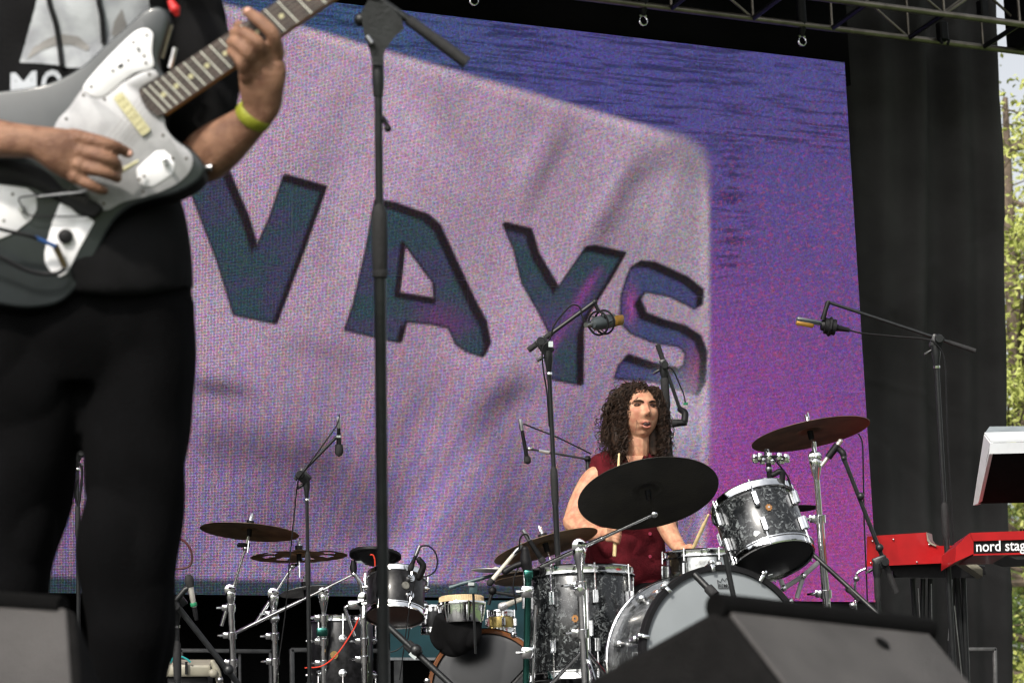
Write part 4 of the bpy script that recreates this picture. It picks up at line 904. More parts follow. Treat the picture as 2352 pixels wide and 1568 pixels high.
# right-hand stands
t_ = mic_stand('black stand right of the kit with long sloping boom', (2014,1294), (2018,1410), 8.7, .0085, .010, 1340, z=FLOOR, boom=((2058,1358),(1938,1052)), grip=.12, rb=.0078, group='black microphone stands')
mk('boom_collar', B().ball(P(1977,1139,8.69), .014, 12), BLACKM, t_); mk('boom_collar', B().ball(P(2020,1257,8.69), .015, 12), BLACKM, t_)
dyn_mic('silver pencil microphone under the high right crash', P(1886,1070,8.75), P(1934,1008,8.75), body=mat('satin_nickel',(.55,.53,.48),.35,.7,noise=.1), headr=.0095, headl=.02, br=.0095, connector=False, headm=mat('satin_nickel',(0,0,0)))
mk('clip', B().tube([P(1902,1050,8.74), P(1924,1021,8.74)], .0135, 12), BLACKP, bpy.data.objects[[o.name for o in bpy.data.objects if o.name.startswith('microphone')][-1]] if False else bpy.data.objects['microphone.003'])
mk('swivel', B().chain([P(1926,1030,8.74), P(1936,1040,8.72), P(1940,1058,8.72)], [.011,.012,.009]), BLACKP, t_)
cable('thin cable hanging from the right crash microphone to the floor', [(1972,995,8.75),(1981,1020,8.75),(1983,1100,8.75),(1985,1200,8.75),(1990,1320,8.75),(1994,1430,8.75)], .0028, BLACKP)
t_ = thing('stand_leg', 'long black tube sloping down right under the rack tom', 'stand leg', P(2022,1414,8.5))
mk('tube', B().tube([P(1866,1272,8.5), P(2022,1414,8.3)], .0085, 12), BLACKM, t_); mk('collar', B().ball(P(1950,1352,8.4), .014, 12), BLACKM, t_); mk('grip', B().tube([P(1950,1352,8.39), P(1978,1378,8.36)], .0115, 12), RUBBER, t_)
t_ = thing('bent_pipe', 'thin chrome pipe bent like a hook left of the red keyboard', 'pipe', P(1966,1400,8.9))
mk('pipe', B().tube(spline([P(1966,1400,8.9), P(1964,1340,8.9), P(1970,1315,8.9), P(1990,1304,8.9)], 6), .005, 8), CHROME, t_); mk('band', B().ball(P(1967,1328,8.9), .012, 10), STEEL, t_); mk('foot', B().ball(P(1959,1389,8.88), .014, 10), CHROME, t_)
# hardware at bass drum right (pedal linkage)
t_ = thing('tom_bracket', 'white and chrome jointed bracket right of the bass drum', 'bracket', P(1800,1410,8.3))
for a, c in (((1800,1350),(1845,1322)), ((1845,1322),(1830,1372)), ((1845,1322),(1880,1290)), ((1800,1350),(1793,1330))):
    mk('strut', B().tube([P(*a,8.3), P(*c,8.3)], .0085, 8), mat('white_metal',(.6,.6,.6),.35,.3,noise=.1), t_)
for a in ((1845,1322),(1800,1350),(1827,1394),(1815,1380)): mk('joint', B().ball(P(*a,8.27), .012, 10), CHROME, t_)
# bars across the bass drum head
mic_stand('plain black tube standing upright before the white bass drum head', (1665,1272), (1688,1384), 7.55, .0085, .0085, 1420, z=FLOOR, group='black microphone stands', ring=False)
t_ = thing('short_boom', 'black boom with clutch sloping over the white bass drum head', 'boom arm', P(1660,1386,7.5))
mk('tube', B().tube([P(1595,1318,7.55), P(1655,1380,7.5)], .011, 12), FGBLACK, t_); mk('clutch', B().tube([P(1627,1350,7.52), P(1643,1367,7.5)], .016, 12), RUBBER, t_)
# clip microphones and tambourine ring on the rack tom
t_ = dyn_mic('clip microphone standing upright over the rack tom', P(1765,1062,8.1), P(1771,1118,8.1), headr=.012, headl=.03, br=.0105)
mk('clip_arm', B().chain([P(1775,1090,8.08), P(1795,1082,8.08), P(1796,1110,8.08), P(1790,1140,8.08)], [.009,.010,.010,.012]), BLACKP, t_); mk('ring', B().lathe([(.011,.0),(.012,.002),(.012,.012),(.011,.014)], P(1766,1072,8.1), -CU, 12), STEEL, t_)
q = P(1770,1053,8.1); t_ = thing('studded_ring', 'chrome ring of small studs above the clip microphone', 'ring', q)
nn = nz(Z+CR*.05); e1_, e2_, _ = basis(nn); pts = [q+(e1_*math.cos(a)+e2_*math.sin(a))*.055 for a in np.linspace(0, 2*math.pi, 25)]
mk('ring', B().tube(pts, .004, 8, caps=False), BLACKP, t_)
for k in range(10):
    a = k*.628; c = q+(e1_*math.cos(a)+e2_*math.sin(a))*.055; mk('stud', B().lathe([(.001,-.012),(.009,-.011),(.010,-.002),(.004,0),(.010,.002),(.009,.011),(.001,.012)], c, nn, 12), CHROME, t_)
mk('spoke', B().tube([q-e1_*.055, q+e1_*.055], .004, 8), CHROME, t_)
cable('cable arching from the rack tom microphone', [(1757,1052,8.08),(1758,1032,8.08),(1766,1040,8.08),(1790,1068,8.08),(1812,1100,8.08),(1822,1150,8.08),(1830,1200,8.08),(1850,1270,8.1)], .003, BLACKP)
# microphones round the hi-hat
t_ = dyn_mic('white bodied pencil microphone aimed down left of the hi-hat', P(1180,1272,8.8), P(1120,1344,8.8), body=mat('ivory_body',(.55,.52,.44),.45,noise=.1), headr=.013, headl=.03, br=.0085)
cable('black cable rising from the white bodied microphone', [(1180,1272,8.8),(1200,1262,8.75),(1206,1275,8.75),(1180,1330,8.75),(1186,1400,8.75)], .0028, BLACKP)
t_ = dyn_mic('black pencil microphone leaning over the edge-on bronze cymbal', P(1216,1240,8.75), P(1250,1293,8.75), headr=.013, headl=.025, br=.010)
cable('cable arching off the black pencil microphone', [(1216,1238,8.74),(1210,1227,8.74),(1200,1228,8.74),(1194,1240,8.74),(1193,1262,8.74)], .0034, BLACKP)
t_ = dyn_mic('microphone with silver mesh head below the hi-hat', P(1200,1374,8.9), P(1144,1396,8.9), body=mat('ivory_body',(0,0,0)), headr=.016, headl=.035, br=.011, headm=mat('silver_mesh',(.6,.6,.6),.4,.6,noise=.3,nscale=200))
t_ = thing('mount_arm', 'slate blue boom with small bracket above the tan hand drum', 'boom arm', P(1088,1364,9.6))
mk('arm', B().tube([P(1032,1349,9.6), P(1060,1340,9.6), P(1142,1318,9.6)], [.008,.008,.007], 10), mat('slate_tube',(.05,.09,.10),.4,noise=.2), t_); mk('bracket', B().box(P(1087,1350,9.6), CR, CU, CW, .017,.022,.014,.004), mat('slate_tube',(0,0,0)), t_); mk('tape_label', B().box(P(1082,1340,9.58), CR, CU, CW, .012,.006,.002), mat('white_sticker',(0,0,0)), t_)
mk('post', B().tube([P(1087,1362,9.6), P(1092,1500,9.6)], .005, 8), BLACKM, t_)
t_ = thing('mount_arm', 'black ball jointed arm between the tan hand drum and hi-hat', 'boom arm', P(1130,1380,9.0))
mk('arm', B().tube([P(1130,1358,9), P(1165,1364,9), P(1196,1370,9)], .006, 8), BLACKM, t_); mk('joint', B().ball(P(1131,1356,9), .016, 12), BLACKP, t_); mk('drop', B().tube([P(1130,1360,9), P(1122,1388,9)], .007, 8), BLACKM, t_)
t_ = thing('clamp_cluster', 'black clamp cluster at the top of the green post', 'clamp', P(1214,1300,8.6))
mk('block', B().chain([P(1206,1262,8.6), P(1208,1290,8.6), P(1214,1315,8.6)], [.014,.022,.016]), BLACKP, t_); mk('arm', B().chain([P(1208,1290,8.6), P(1180,1300,8.6), P(1160,1312,8.6)], [.012,.010,.012]), BLACKP, t_)
# small tom clip microphone
t_ = dyn_mic('clip microphone on the rim of the small black tom', P(955,1275,10.1), P(940,1312,10.1), headr=.013, headl=.035, br=.0095)
mk('clip', B().chain([P(963,1285,10.1), P(972,1300,10.1), P(962,1325,10.1)], [.013,.014,.015]), BLACKP, t_)
cable('cable loop standing above the small black tom', [(955,1273,10.1),(962,1258,10.1),(980,1252,10.1),(998,1265,10.1),(1005,1290,10.1),(998,1312,10.1),(980,1323,10.1),(968,1322,10.1)], .0036, BLACKP)
for (pts, lab) in (([(955,1322,10.0),(940,1400,10.0),(930,1470,10.0),(918,1560,10.0)], 'thin cable hanging across the brown headed tom'),([(940,1440,10.0),(935,1470,10.0),(915,1490,10.0),(897,1497,10.0)], 'short black cable curling below the brown headed tom')): cable(lab, pts, .0025, BLACKP)
# foreground crossing boom of the left kit, low microphone
t_ = thing('short_boom', 'black boom with clutch sloping down right before the left bass drum', 'boom arm', P(1032,1568,8.6))
mk('tube', B().tube([P(886,1432,8.6), P(1050,1585,8.5)], .0115, 12), FGBLACK, t_); mk('clutch', B().tube([P(935,1478,8.58), P(962,1503,8.56)], .019, 14), RUBBER, t_); mk('knob', B().ball(P(955,1492,8.54), .022, 14), BLACKM, t_); mk('tape_label', B().box(P(948,1505,8.53), nz(CR-CU*.9), nz(CU+CR*.9), CW, .014,.006,.002), mat('white_sticker',(0,0,0)), t_)
t_ = mic_stand('black boom stand at the bottom left beside the trouser leg', (404,1385), (408,1560), 8.4, .0095, .011, 1520, boom=((392,1372,8.35),(560,1586,8.4)), grip=.02, rb=.0105, group='black microphone stands on the riser', z=FLOOR)
mk('arm', B().tube([P(404,1378,8.35), P(426,1352,8.35), P(440,1346,8.35)], [.010,.010,.008], 10), BLACKM, t_)
mk('boom_collar', B().ball(P(525,1537,8.36), .019, 14), BLACKM, t_)
t_ = dyn_mic('low microphone with green ring left of the stands', P(446,1394,8.35), P(432,1318,8.35), body=mat('satin_nickel',(0,0,0)), headr=.0155, headl=.045, br=.0105, gr=GREENR)
cable('red then black cable loop beside the trouser leg', [(400,1232,8.6),(420,1240,8.6),(436,1258,8.6),(441,1280,8.6),(434,1300,8.6),(405,1306,8.6),(395,1304,8.6)], .0042, mat('dark_red_cable',(.12,.01,.012),.5,col2=(.02,.015,.015),nscale=6))
t_ = mic_stand('black stand glimpsed between the guitarist legs', (178,1030), (180,1400), 9.5, .006, .008, 1200, boom=((160,1100),(190,1040)), grip=.03, rb=.005, group='black microphone stands on the riser')
cable('dark cable loop glimpsed between the guitarist legs', [(176,1060,9.4),(188,1075,9.4),(186,1120,9.4),(180,1160,9.4),(172,1130,9.4),(178,1100,9.4)], .005, BLACKP)
# ------------------------------------------------------------------ keyboards
def slab(name, pts, d0, dd, m_, parent, shift=np.zeros(3)):
    A = [P(u, v, d0) for u, v in pts]; return mk(name, B().prism(A, [a+dd for a in A]), m_, parent)
back = nz(np.array([CW[0], CW[1], 0])*1.0)
ka = thing('red_keyboard', 'red keyboard seen end-on, left one, with stepped end panel', 'keyboard', P(2080,1300,9.0))
pa = [(1991,1231),(2129,1222),(2131,1238),(2137,1246),(2150,1253),(2196,1252),(2194,1291),(2044,1298),(1991,1300)]
kdir = nz(P(1985,1265,9)-CAM+CR*.45)
slab('end_panel', pa, 9.0, kdir*.9, RED, ka)
slab('pale_lip', [(2128,1221),(2133,1238),(2138,1245),(2151,1252),(2150,1254),(2135,1248),(2130,1240)], 8.99, back*.5, BEIGE, ka)
slab('underside', [(2000,1298),(2194,1291),(2262,1300),(2262,1318),(2240,1327),(2060,1325),(2050,1310)], 9.05, kdir*.6, BLACKP, ka)
for (u, v) in ((2004,1242),(2052,1238),(2134,1250),(2106,1290),(2000,1292)): mk('screw', B().ball(P(u,v,8.995), .0038, 10), CHROME, ka)
kb = thing('red_keyboard', 'red keyboard with white lettering on its back, cut by the right edge', 'keyboard', P(2300,1290,8.5))
slab('top_shell', [(2228,1223),(2560,1211),(2560,1232),(2236,1242)], 8.5, back*.33, RED, kb)
slab('side_cheek', [(2196,1254),(2228,1223),(2236,1242),(2236,1271),(2194,1290)], 8.505, back*.30, RED, kb)
slab('rear_panel', [(2236,1242.5),(2560,1232.5),(2560,1262),(2236,1271)], 8.51, back*.3, BLACKP, kb)
slab('red_strip', [(2236,1271.5),(2560,1262.5),(2560,1268),(2236,1275)], 8.5, back*.3, RED, kb)
slab('base', [(2300,1272),(2560,1264),(2560,1278),(2335,1284)], 8.53, back*.25, GREYM, kb)
for u in (2352, 2362, 2345): mk('knob', B().tube([P(u,1222,8.55), P(u,1214,8.55)], .005, 10), BLACKP, kb)
tv, tf = text_mesh('nord stage', 1.0, .012)
e0 = P(2241, 1266, 8.5); ex = nz(P(2560,1256.5,8.5)-P(2241,1266,8.5)); ey = nz(np.cross(np.cross(ex, CU), ex)); cell = mpx(23.5, 8.5)/.72
mk('lettering', B().add([e0+ex*x*cell*.92+ey*y*cell*1.06-CW*.001 for x, y, z in tv], tf), WHITE, kb, flat=True)
slab('pale_end_block', [(2205,1288),(2233,1286),(2257,1306),(2257,1323)], 8.9, back*.1, BEIGE, ka)
# keyboard stand
ks = thing('keyboard_stand', 'black keyboard stand with light edged legs under the red keyboard', 'keyboard stand', (*P(2130,1450,9.3)[:2], FLOOR))
for a, c in (((2096,1328),(2104,1440)), ((2120,1328),(2118,1440)), ((2137,1328),(2136,1440)), ((2190,1300),(2184,1480)), ((2196,1300),(2212,1520)), ((2212,1300),(2222,1560))):
    A_, C_ = P(*a, 9.2), P(*c, 9.2); E_ = line_to_floor(A_, C_, FLOOR+.01); mk('leg', B().tube([A_, E_], .010, 8), BLACKM, ks)
for a, c in (((2139,1340),(2140,1440)), ((2109,1350),(2114,1440)), ((2187,1330),(2178,1470)), ((2192,1390),(2210,1560))):
    mk('edge_strip', B().tube([P(*a, 9.17), P(*c, 9.17)], .0022, 6), STEEL, ks)
mk('top_bar', B().tube([P(2050,1318,9.2), P(2262,1312,9.2)], .014, 10), BLACKM, ks)
# white keyboard above
kc = thing('white_keyboard', 'white edged keyboard tilted on the upper tier at the right edge', 'keyboard', P(2330,1160,8.3))
tl_ = nz(P(2248,1155,8.62)-P(2272,1043,8.3))
A1 = [P(2272,1043,8.3), P(2274,1017,8.3), P(2260,998,8.34), P(2235,1160,8.66), P(2247,1156,8.62)]
off = P(2600,1036,8.3)-P(2272,1043,8.3)
mk('end_cheek', B().prism(A1, [a+nz(off)*.012+CW*.0 for a in A1]), WHITE, kc)
def quadslab(name, q, dv, m_): A = [P(*x) for x in q]; return mk(name, B().prism(A, [a+dv for a in A]), m_, kc)
quadslab('rear_edge', [(2274,1017,8.298),(2600,1010,8.298),(2600,1034,8.298),(2273,1042,8.298)], CW*.01, mat('silver_paint',(.50,.52,.54),.4,noise=.05))
quadslab('top_panel', [(2261,998,8.34),(2600,990,8.34),(2600,1009,8.30),(2275,1016,8.30)], CU*.008, mat('silver_paint',(0,0,0)))
quadslab('control_panel', [(2273,983,8.42),(2600,979,8.42),(2600,989,8.35),(2263,997,8.35)], CU*.006, mat('grey_panel',(.22,.25,.27),.4,noise=.1))
quadslab('underside', [(2273,1043,8.31),(2600,1036,8.31),(2600,1150,8.60),(2248,1156,8.62)], CU*.02+CW*.01, mat('dark_brown_board',(.006,.0055,.0055),.9,spec=.1,noise=.2))
mk('support_arm', B().tube([P(2420,1150,8.6), P(2420,1300,8.6), P(2420,1800,8.6)], .015, 10), BLACKM, kc)
# ------------------------------------------------------------------ drummer
DD = 9.25; m1 = DD/F
def Q(u, v, dd=0.0): return P(u, v, DD+dd)
dr = thing('person', 'drummer with long dark curly hair in a sleeveless maroon top, seated holding sticks', 'person', (*Q(1445,1400,.05)[:2], RISER))
b = B()
# torso, neck
b.loft([(Q(1440,1420,.1), .165, .11),(Q(1440,1330,.1), .155, .11),(Q(1440,1230,.08), .135, .10),(Q(1444,1140,.07), .150,.10),(Q(1448,1085,.06), .135,.075),(Q(1452,1062,.06), .10,.05),(Q(1457,1048,.05), .055,.045)])
b.chain([Q(1455,1075,.05), Q(1461,1040,.02), Q(1464,1000,.02), Q(1464,965,.03)], [.058,.050,.047,.055])
# shoulder caps and arms
b.chain([Q(1412,1092,.06), Q(1378,1090,.04), Q(1354,1112,.02), Q(1330,1160,-.02), Q(1317,1198,-.06)], [.040,.043,.044,.042,.040])
b.chain([Q(1317,1198,-.06), Q(1340,1216,-.12), Q(1372,1226,-.17), Q(1390,1226,-.20)], [.042,.040,.030,.024])
b.chain([Q(1388,1226,-.20), Q(1400,1226,-.22), Q(1408,1224,-.23)], [.024,.026,.024])
b.chain([Q(1488,1092,.06), Q(1520,1088,.04), Q(1533,1120,.04), Q(1534,1170,0), Q(1530,1205,-.05)], [.040,.043,.044,.041,.038])
b.chain([Q(1530,1205,-.05), Q(1543,1232,-.10), Q(1560,1256,-.16), Q(1570,1262,-.19)], [.038,.034,.026,.022])
b.chain([Q(1568,1262,-.19), Q(1580,1264,-.21)], [.023,.021])
# fingers round the stick
for k, (u, v) in enumerate(((1402,1218),(1402,1226),(1400,1234),(1398,1241))):
    b.chain([Q(u-3, v-2, -.255), Q(u+12, v-1, -.292), Q(u+21, v+3, -.292), Q(u+22, v+6, -.268)], [.0085,.008,.0075,.0065], seg=10)
b.chain([Q(1396,1216,-.22), Q(1406,1211,-.235), Q(1416,1214,-.24)], [.010,.009,.008], seg=10)
for k, (u, v) in enumerate(((1580,1257),(1582,1263),(1582,1269),(1580,1274))):
    b.chain([Q(u-2, v, -.22), Q(u+8, v-1, -.235), Q(u+14, v+2, -.228)], [.0085,.008,.007], seg=10)
b.chain([Q(1574,1256,-.20), Q(1584,1253,-.225), Q(1591,1257,-.235)], [.009,.0085,.0075], seg=10)
# legs
for (hu, ku, fu) in ((1395,1420,1430),(1480,1500,1560)):
    b.chain([Q(hu,1415,.1), Q(ku,1400,-.30)], [.085,.06]); kp = Q(ku,1405,-.30); b.chain([kp, np.array([*Q(fu,1405,-.34)[:2], RISER+.09])], [.058,.035])
# head
hc = Q(1464, 950, .03)
hf = nz(-CW*.93 + CR*.34 + CU*.20); hf = nz(hf); hu_ = nz(CU+CR*.06-hf*.10); hu_ = nz(hu_-hf*(hu_@hf)); hr = np.cross(hf, hu_)   # hr: towards viewer's left? fixed below
if hr @ CR < 0: hr = -hr
hr = nz(hr)
def headpt(x, y, z): return hc+hr*x+hf*y+hu_*z
def head_surface(nu=110, nv=80):
    V = []
    for i in range(nv+1):
        th = math.pi*i/nv
        for k in range(nu):
            ph = 2*math.pi*k/nu; X_, Y_, Z_ = math.sin(th)*math.cos(ph), math.sin(th)*math.sin(ph), math.cos(th)
            x, y, z = X_*.080, Y_*.092, Z_*.1065
            if z < 0: x *= 1-.20*(z/.112)**2; y *= (1-.12*(z/.112)**2)
            if y > 0:
                g_ = lambda x0, z0, sx, sz: math.exp(-((x-x0)/sx)**2-((z-z0)/sz)**2)
                d = 0
                d += .024*math.exp(-(x/.0105)**2)*(math.exp(-((z+.012)/.013)**2)) + .012*math.exp(-(x/.009)**2)*math.exp(-((z-.010)/.020)**2)
                d += .007*(g_(.012,-.018,.008,.009)+g_(-.012,-.018,.008,.009))
                d -= .0105*(g_(.031,.020,.017,.011)+g_(-.031,.020,.017,.011))
                d += .0055*(g_(.028,.038,.022,.008)+g_(-.028,.038,.022,.008))
                d += .0045*(g_(.040,-.008,.018,.016)+g_(-.040,-.008,.018,.016))
                d += .0062*(g_(0,-.046,.021,.005)+g_(0,-.062,.018,.005)); d -= .010*g_(0,-.054,.016,.0035)
                d += .009*g_(0,-.090,.020,.014); d -= .003*g_(0,-.075,.025,.006)
                y += d*min(1, y/.05)
            V.append(headpt(x, y, z))
    Fc = [(i*nu+k, i*nu+(k+1)%nu, (i+1)*nu+(k+1)%nu, (i+1)*nu+k) for i in range(nv) for k in range(nu)]
    return V, Fc
hv, hfc = head_surface(); b.add(hv, hfc)
for s in (-1, 1): b.ball(headpt(s*.074, -.005, .0), (.010,.020,.030), 12, hr, hf, hu_)
body = mk('body', b, SKIN2, dr); remesh(body, .0027, 1)
# eyes, brows, lips, teeth
for s in (-1, 1):
    mk('eye', B().ball(headpt(s*.031, .0745, .0185), (.0120,.008,.0042), 14, hr, hf, hu_), mat('eye_white',(.16,.11,.09),.3,noise=.1), dr)
    mk('iris', B().ball(headpt(s*.031+.003, .0800, .0185), (.0052,.0035,.0040), 12, hr, hf, hu_), mat('dark_iris',(.02,.012,.008),.2,noise=.2), dr)
    mk('eyelid', B().tube(spline([headpt(s*.031-.015,.076,.0185), headpt(s*.031-.006,.0845,.0232), headpt(s*.031+.006,.0845,.0232), headpt(s*.031+.015,.076,.0185)],5), .0022, 8), mat('dark_lashes',(.05,.02,.015),.6,noise=.2), dr)
    mk('eyebrow', B().tube(spline([headpt(s*.011,.0930,.0295), headpt(s*.029,.0890,.0355), headpt(s*.046,.0745,.0335)],6), [.0022,.0030,.0034,.0036,.0036,.0034,.0032,.003,.0028,.0026,.002,.0018,.0014][:13], 8), HAIR, dr)
lipm = mat('lips',(.34,.12,.085),.45,noise=.1)
mk('upper_lip', B().tube(spline([headpt(-.023,.078,-.054), headpt(-.008,.0915,-.0465), headpt(0,.0915,-.048), headpt(.008,.0915,-.0465), headpt(.023,.078,-.054)],5), [.0015]*3+[.0034]*15+[.0015]*3, 8), lipm, dr)
mk('lower_lip', B().tube(spline([headpt(-.021,.079,-.056), headpt(-.008,.0895,-.0665), headpt(.008,.0895,-.0665), headpt(.021,.079,-.056)],6), [.0015]*3+[.0042]*13+[.0015]*3, 8), lipm, dr)
mk('mouth_opening', B().ball(headpt(.001,.0835,-.0555), (.0150,.0065,.0082), 14, hr, hf, hu_), mat('mouth_dark',(.03,.008,.008),.6,noise=.2), dr)
mk('teeth', B().box(headpt(.001,.0890,-.0505), hr, hf, hu_, .009,.002,.0016,.0006), mat('teeth_white',(.45,.42,.38),.3,noise=.05), dr)
for s in (-1, 1): mk('nostril', B().ball(headpt(s*.0065, .107, -.0255), (.003,.004,.002), 8, hr, hf, hu_), mat('mouth_dark',(0,0,0)), dr)
# vest
v_ = B().loft([(Q(1441,1345,.1), .172, .125),(Q(1441,1300,.09), .163, .122),(Q(1440,1230,.08), .150, .113),(Q(1443,1150,.07), .150, .113),(Q(1447,1095,.065), .148,.105),(Q(1450,1068,.06), .160,.085),(Q(1451,1054,.06), .156,.070),(Q(1452,1041,.06), .125,.058),(Q(1453,1031,.06), .08,.05)], seg=44)
for s_v in (-1, 1): v_.chain([Q(1452+s_v*52,1062,.06), Q(1452+s_v*76,1076,.05)], [.052,.046])
vo = mk('vest', v_, VEST, dr); remesh(vo, .005, 3, wrinkle(.011, 30, 2, (.7,.7,1)))
col_ = B()
for s in (-1, 1): col_.chain([Q(1453+s*24,1046,.02), Q(1453+s*19,1062,-.03), Q(1456+s*4,1084,-.055)], [.021,.018,.011])
mk('collar', col_, VEST, dr)
mk('neck_opening', B().prism([Q(1437,1046,-.052),(Q(1478,1046,-.052)),(Q(1458,1090,-.058))], [Q(1437,1046,.03),Q(1478,1046,.03),Q(1458,1090,.03)]), SKIN2, dr)
for v in (1225, 1277): mk('button', B().lathe([(.001,.003),(.006,.003),(.0065,0),(.001,0)], Q(1493,v,-.028), -CW, 14), mat('pink_button',(.35,.04,.08),.3,noise=.1), dr)
tro = B()
for (hu, ku, fu) in ((1395,1420,1430),(1480,1500,1560)):
    tro.chain([Q(hu,1395,.12), Q(ku,1385,-.30)], [.10,.078]); kp = Q(ku,1388,-.30); tro.chain([kp, np.array([*Q(fu,1405,-.34)[:2], RISER+.13])], [.075,.05])
tro.chain([Q(1395,1385,.12), Q(1480,1385,.12)], [.11,.11])
tb = mk('trousers', tro, JEAN, dr); remesh(tb, .008, 3)
for fu in (1430, 1560):
    p = np.array([*Q(fu,1405,-.36)[:2], RISER+.045]); mk('shoe', B().ball(p, (.045,.12,.045), 16, nz(np.cross(back,Z)), -back, Z), BLACKP, dr)
# curly hair
hb = B(); r = np.random.default_rng(21)
hb.ball(headpt(0,-.018,.022), (.088,.088,.098), 26, hr, hf, hu_)
hb.loft([(headpt(-.062,-.03,.03), .028,.05),(headpt(-.075,-.02,-.05), .034,.05),(headpt(-.078,-.01,-.12), .030,.045),(headpt(-.075,.0,-.165), .016,.03)], seg=14)
hb.loft([(headpt(.060,-.03,.03), .026,.05),(headpt(.064,-.02,-.05), .030,.05),(headpt(.066,-.01,-.12), .028,.045),(headpt(.064,.0,-.165), .014,.03)], seg=14)
hb.loft([(headpt(0,-.08,.03), .07,.03),(headpt(0,-.085,-.06), .085,.035),(headpt(0,-.08,-.14), .07,.03)], seg=18)
hb.ball(headpt(0,-.02,.02), (.086,.08,.094), 20, hr, hf, hu_)
def curl(p0, d0, L, rad, turns, grav=1.0, rr=.0019, out=.02):
    n = int(8+turns*6); pts = []; p = np.array(p0); d = nz(d0); ph = r.uniform(0, 6.28); wob = r.normal(size=3)*.25
    for k in range(n):
        t = k/(n-1); d = nz(d - np.array([0,0,1.])*.28*grav*(24/n) + wob*math.sin(t*7+ph)*.25); p = p+d*L/n
        a, b2_, _ = basis(d); w = rad*min(1, t*4)*(1+.35*math.sin(t*9+ph)); tw = ph+t*turns*6.28+.8*math.sin(t*5+ph*2)
        pts.append(p+a*w*math.cos(tw)+b2_*w*math.sin(tw))
    hb.tube(pts, list(np.linspace(rr, rr*.45, n)), 4)
for k in range(1500):
    th = math.acos(r.uniform(-.15, 1)); ph = r.uniform(0, 6.28)
    x, y, z = math.sin(th)*math.cos(ph), math.sin(th)*math.sin(ph), math.cos(th)
    if y > .25 and z < .70: continue
    p = headpt(x*.086, y*.090-.016, z*.100+.022); d = hr*(x*1.6+r.normal()*.3)+hf*(y*.9+r.normal()*.25)+hu_*r.uniform(-.2,.35)*(1 if z > .3 else .3)
    curl(p, d, r.uniform(.08, .22) if abs(x) > .35 or y < 0 else r.uniform(.05,.10), r.uniform(.004,.013), r.uniform(2, 5.5), grav=r.uniform(.8,1.3))
for k in range(900):                                # side locks to the shoulders
    s = -1 if k % 5 < 3 else 1; x = s*r.uniform(.056,.086); y = r.uniform(-.06,.045); z = r.uniform(-.08,.085)
    if y > .01: x = s*max(abs(x), .068)
    curl(headpt(x, y, z), hr*s*r.uniform(0,.45)+hf*r.uniform(-.3,.4)-hu_*.5, r.uniform(.07,.17), r.uniform(.005,.014), r.uniform(2,5), grav=.7)
for k in range(170):                                 # locks framing the forehead and cheeks
    s = 1 if r.random() < .60 else -1; x = s*r.uniform(.030,.066)
    curl(headpt(x, .068-abs(x)*.40, .083+r.uniform(-.012,.02)), hr*s*1.0+hf*.3, r.uniform(.06,.13), r.uniform(.003,.008), r.uniform(1.5,4), rr=.0016)
for k in range(50):
    s = 1 if k % 2 else -1
    curl(headpt(s*r.uniform(.060,.070), r.uniform(.030,.050), r.uniform(-.02,.07)), hr*s*.5+hf*.25-hu_*.6, r.uniform(.06,.12), r.uniform(.004,.009), r.uniform(2,4), rr=.0016)
mk('hair', hb, HAIR, dr)
# throne
th_ = thing('drum_stool', 'black drum stool under the drummer', 'stool', (*Q(1440,1430,.1)[:2], RISER)); p = Q(1440,1430,.1)
zt_ = p[2]-.08; mk('cushion', B().lathe([(.001,-.06),(.15,-.06),(.165,-.03),(.16,0),(.001,.005)], (p[0],p[1],zt_), Z, 36), BLACKP, th_); mk('post', B().tube([(p[0],p[1],zt_-.06),(p[0],p[1],RISER+.05)], .014, 12), CHROME, th_); tripod(th_, p, RISER, m_=CHROME)
# sticks
def stick(label, a, c): 
    a, c = np.array(a), np.array(c); n = nz(c-a); L = np.linalg.norm(c-a)
    o = mk('drumstick', B().lathe([(.001,0),(.006,.001),(.0073,.006),(.0073,L*.72),(.0042,L-.022),(.0034,L-.014),(.0048,L-.006),(.0030,L-.001),(.001,L)], a, n, 12), WOOD, None, a); tag(o, label, 'drumstick', 'drumsticks')
stick('drumstick held upright in front of the maroon top', Q(1411,1278,-.30), Q(1422,1040,-.14))
stick('drumstick in the hand beside the snare drum', Q(1587,1270,-.235), Q(1628,1180,-.33))
# ------------------------------------------------------------------ floor monitors
def wedge(label, A, Bp, A2, B2, L1, L2, m_front, m_side, g):
    t_ = thing('floor_monitor', label, 'floor monitor', np.array([*(np.mean([A2, L1, B2, L2], 0))[:2], FLOOR]), g)
    V = [A, Bp, A2, B2, L1, L2]
    b = B(); b.prism([A, A2, L1], [Bp, B2, L2]); o = mk('cabinet', b, m_side, t_)
    md = o.modifiers.new('bevel', 'BEVEL'); md.width = .012; md.segments = 4; md.limit_method = 'ANGLE'
    n = nz(np.cross(A2-A, Bp-A)); n = n if n@CW < 0 else -n
    ins = lambda p, q, r_: p+(q-p)*.03+(r_-p)*.02
    g0 = [ins(A, Bp, A2), ins(Bp, A, B2), ins(B2, A2, Bp), ins(A2, B2, A)]
    gr = mk('front_panel', B().prism([p+n*.006 for p in g0], [p-n*.002 for p in g0]), m_front, t_)
    md = gr.modifiers.new('bevel', 'BEVEL'); md.width = .004; md.segments = 2
    return t_, n
A = P(1645,1394,3.30); Bp = P(2132,1448,3.62); A2 = P(1940,1815,3.05); A2[2] = FLOOR+.003; B2 = P(2400,1840,3.40); B2[2] = FLOOR+.003
L1 = P(880,1812,3.62); L1[2] = FLOOR+.003; L2 = L1+(B2-A2)*.95
w1, n1 = wedge('grey fronted stage monitor wedge at the bottom right, in front of the bass drum', A, Bp, A2, B2, L1, L2, WEDGE, WEDGED, 'stage monitor wedges')
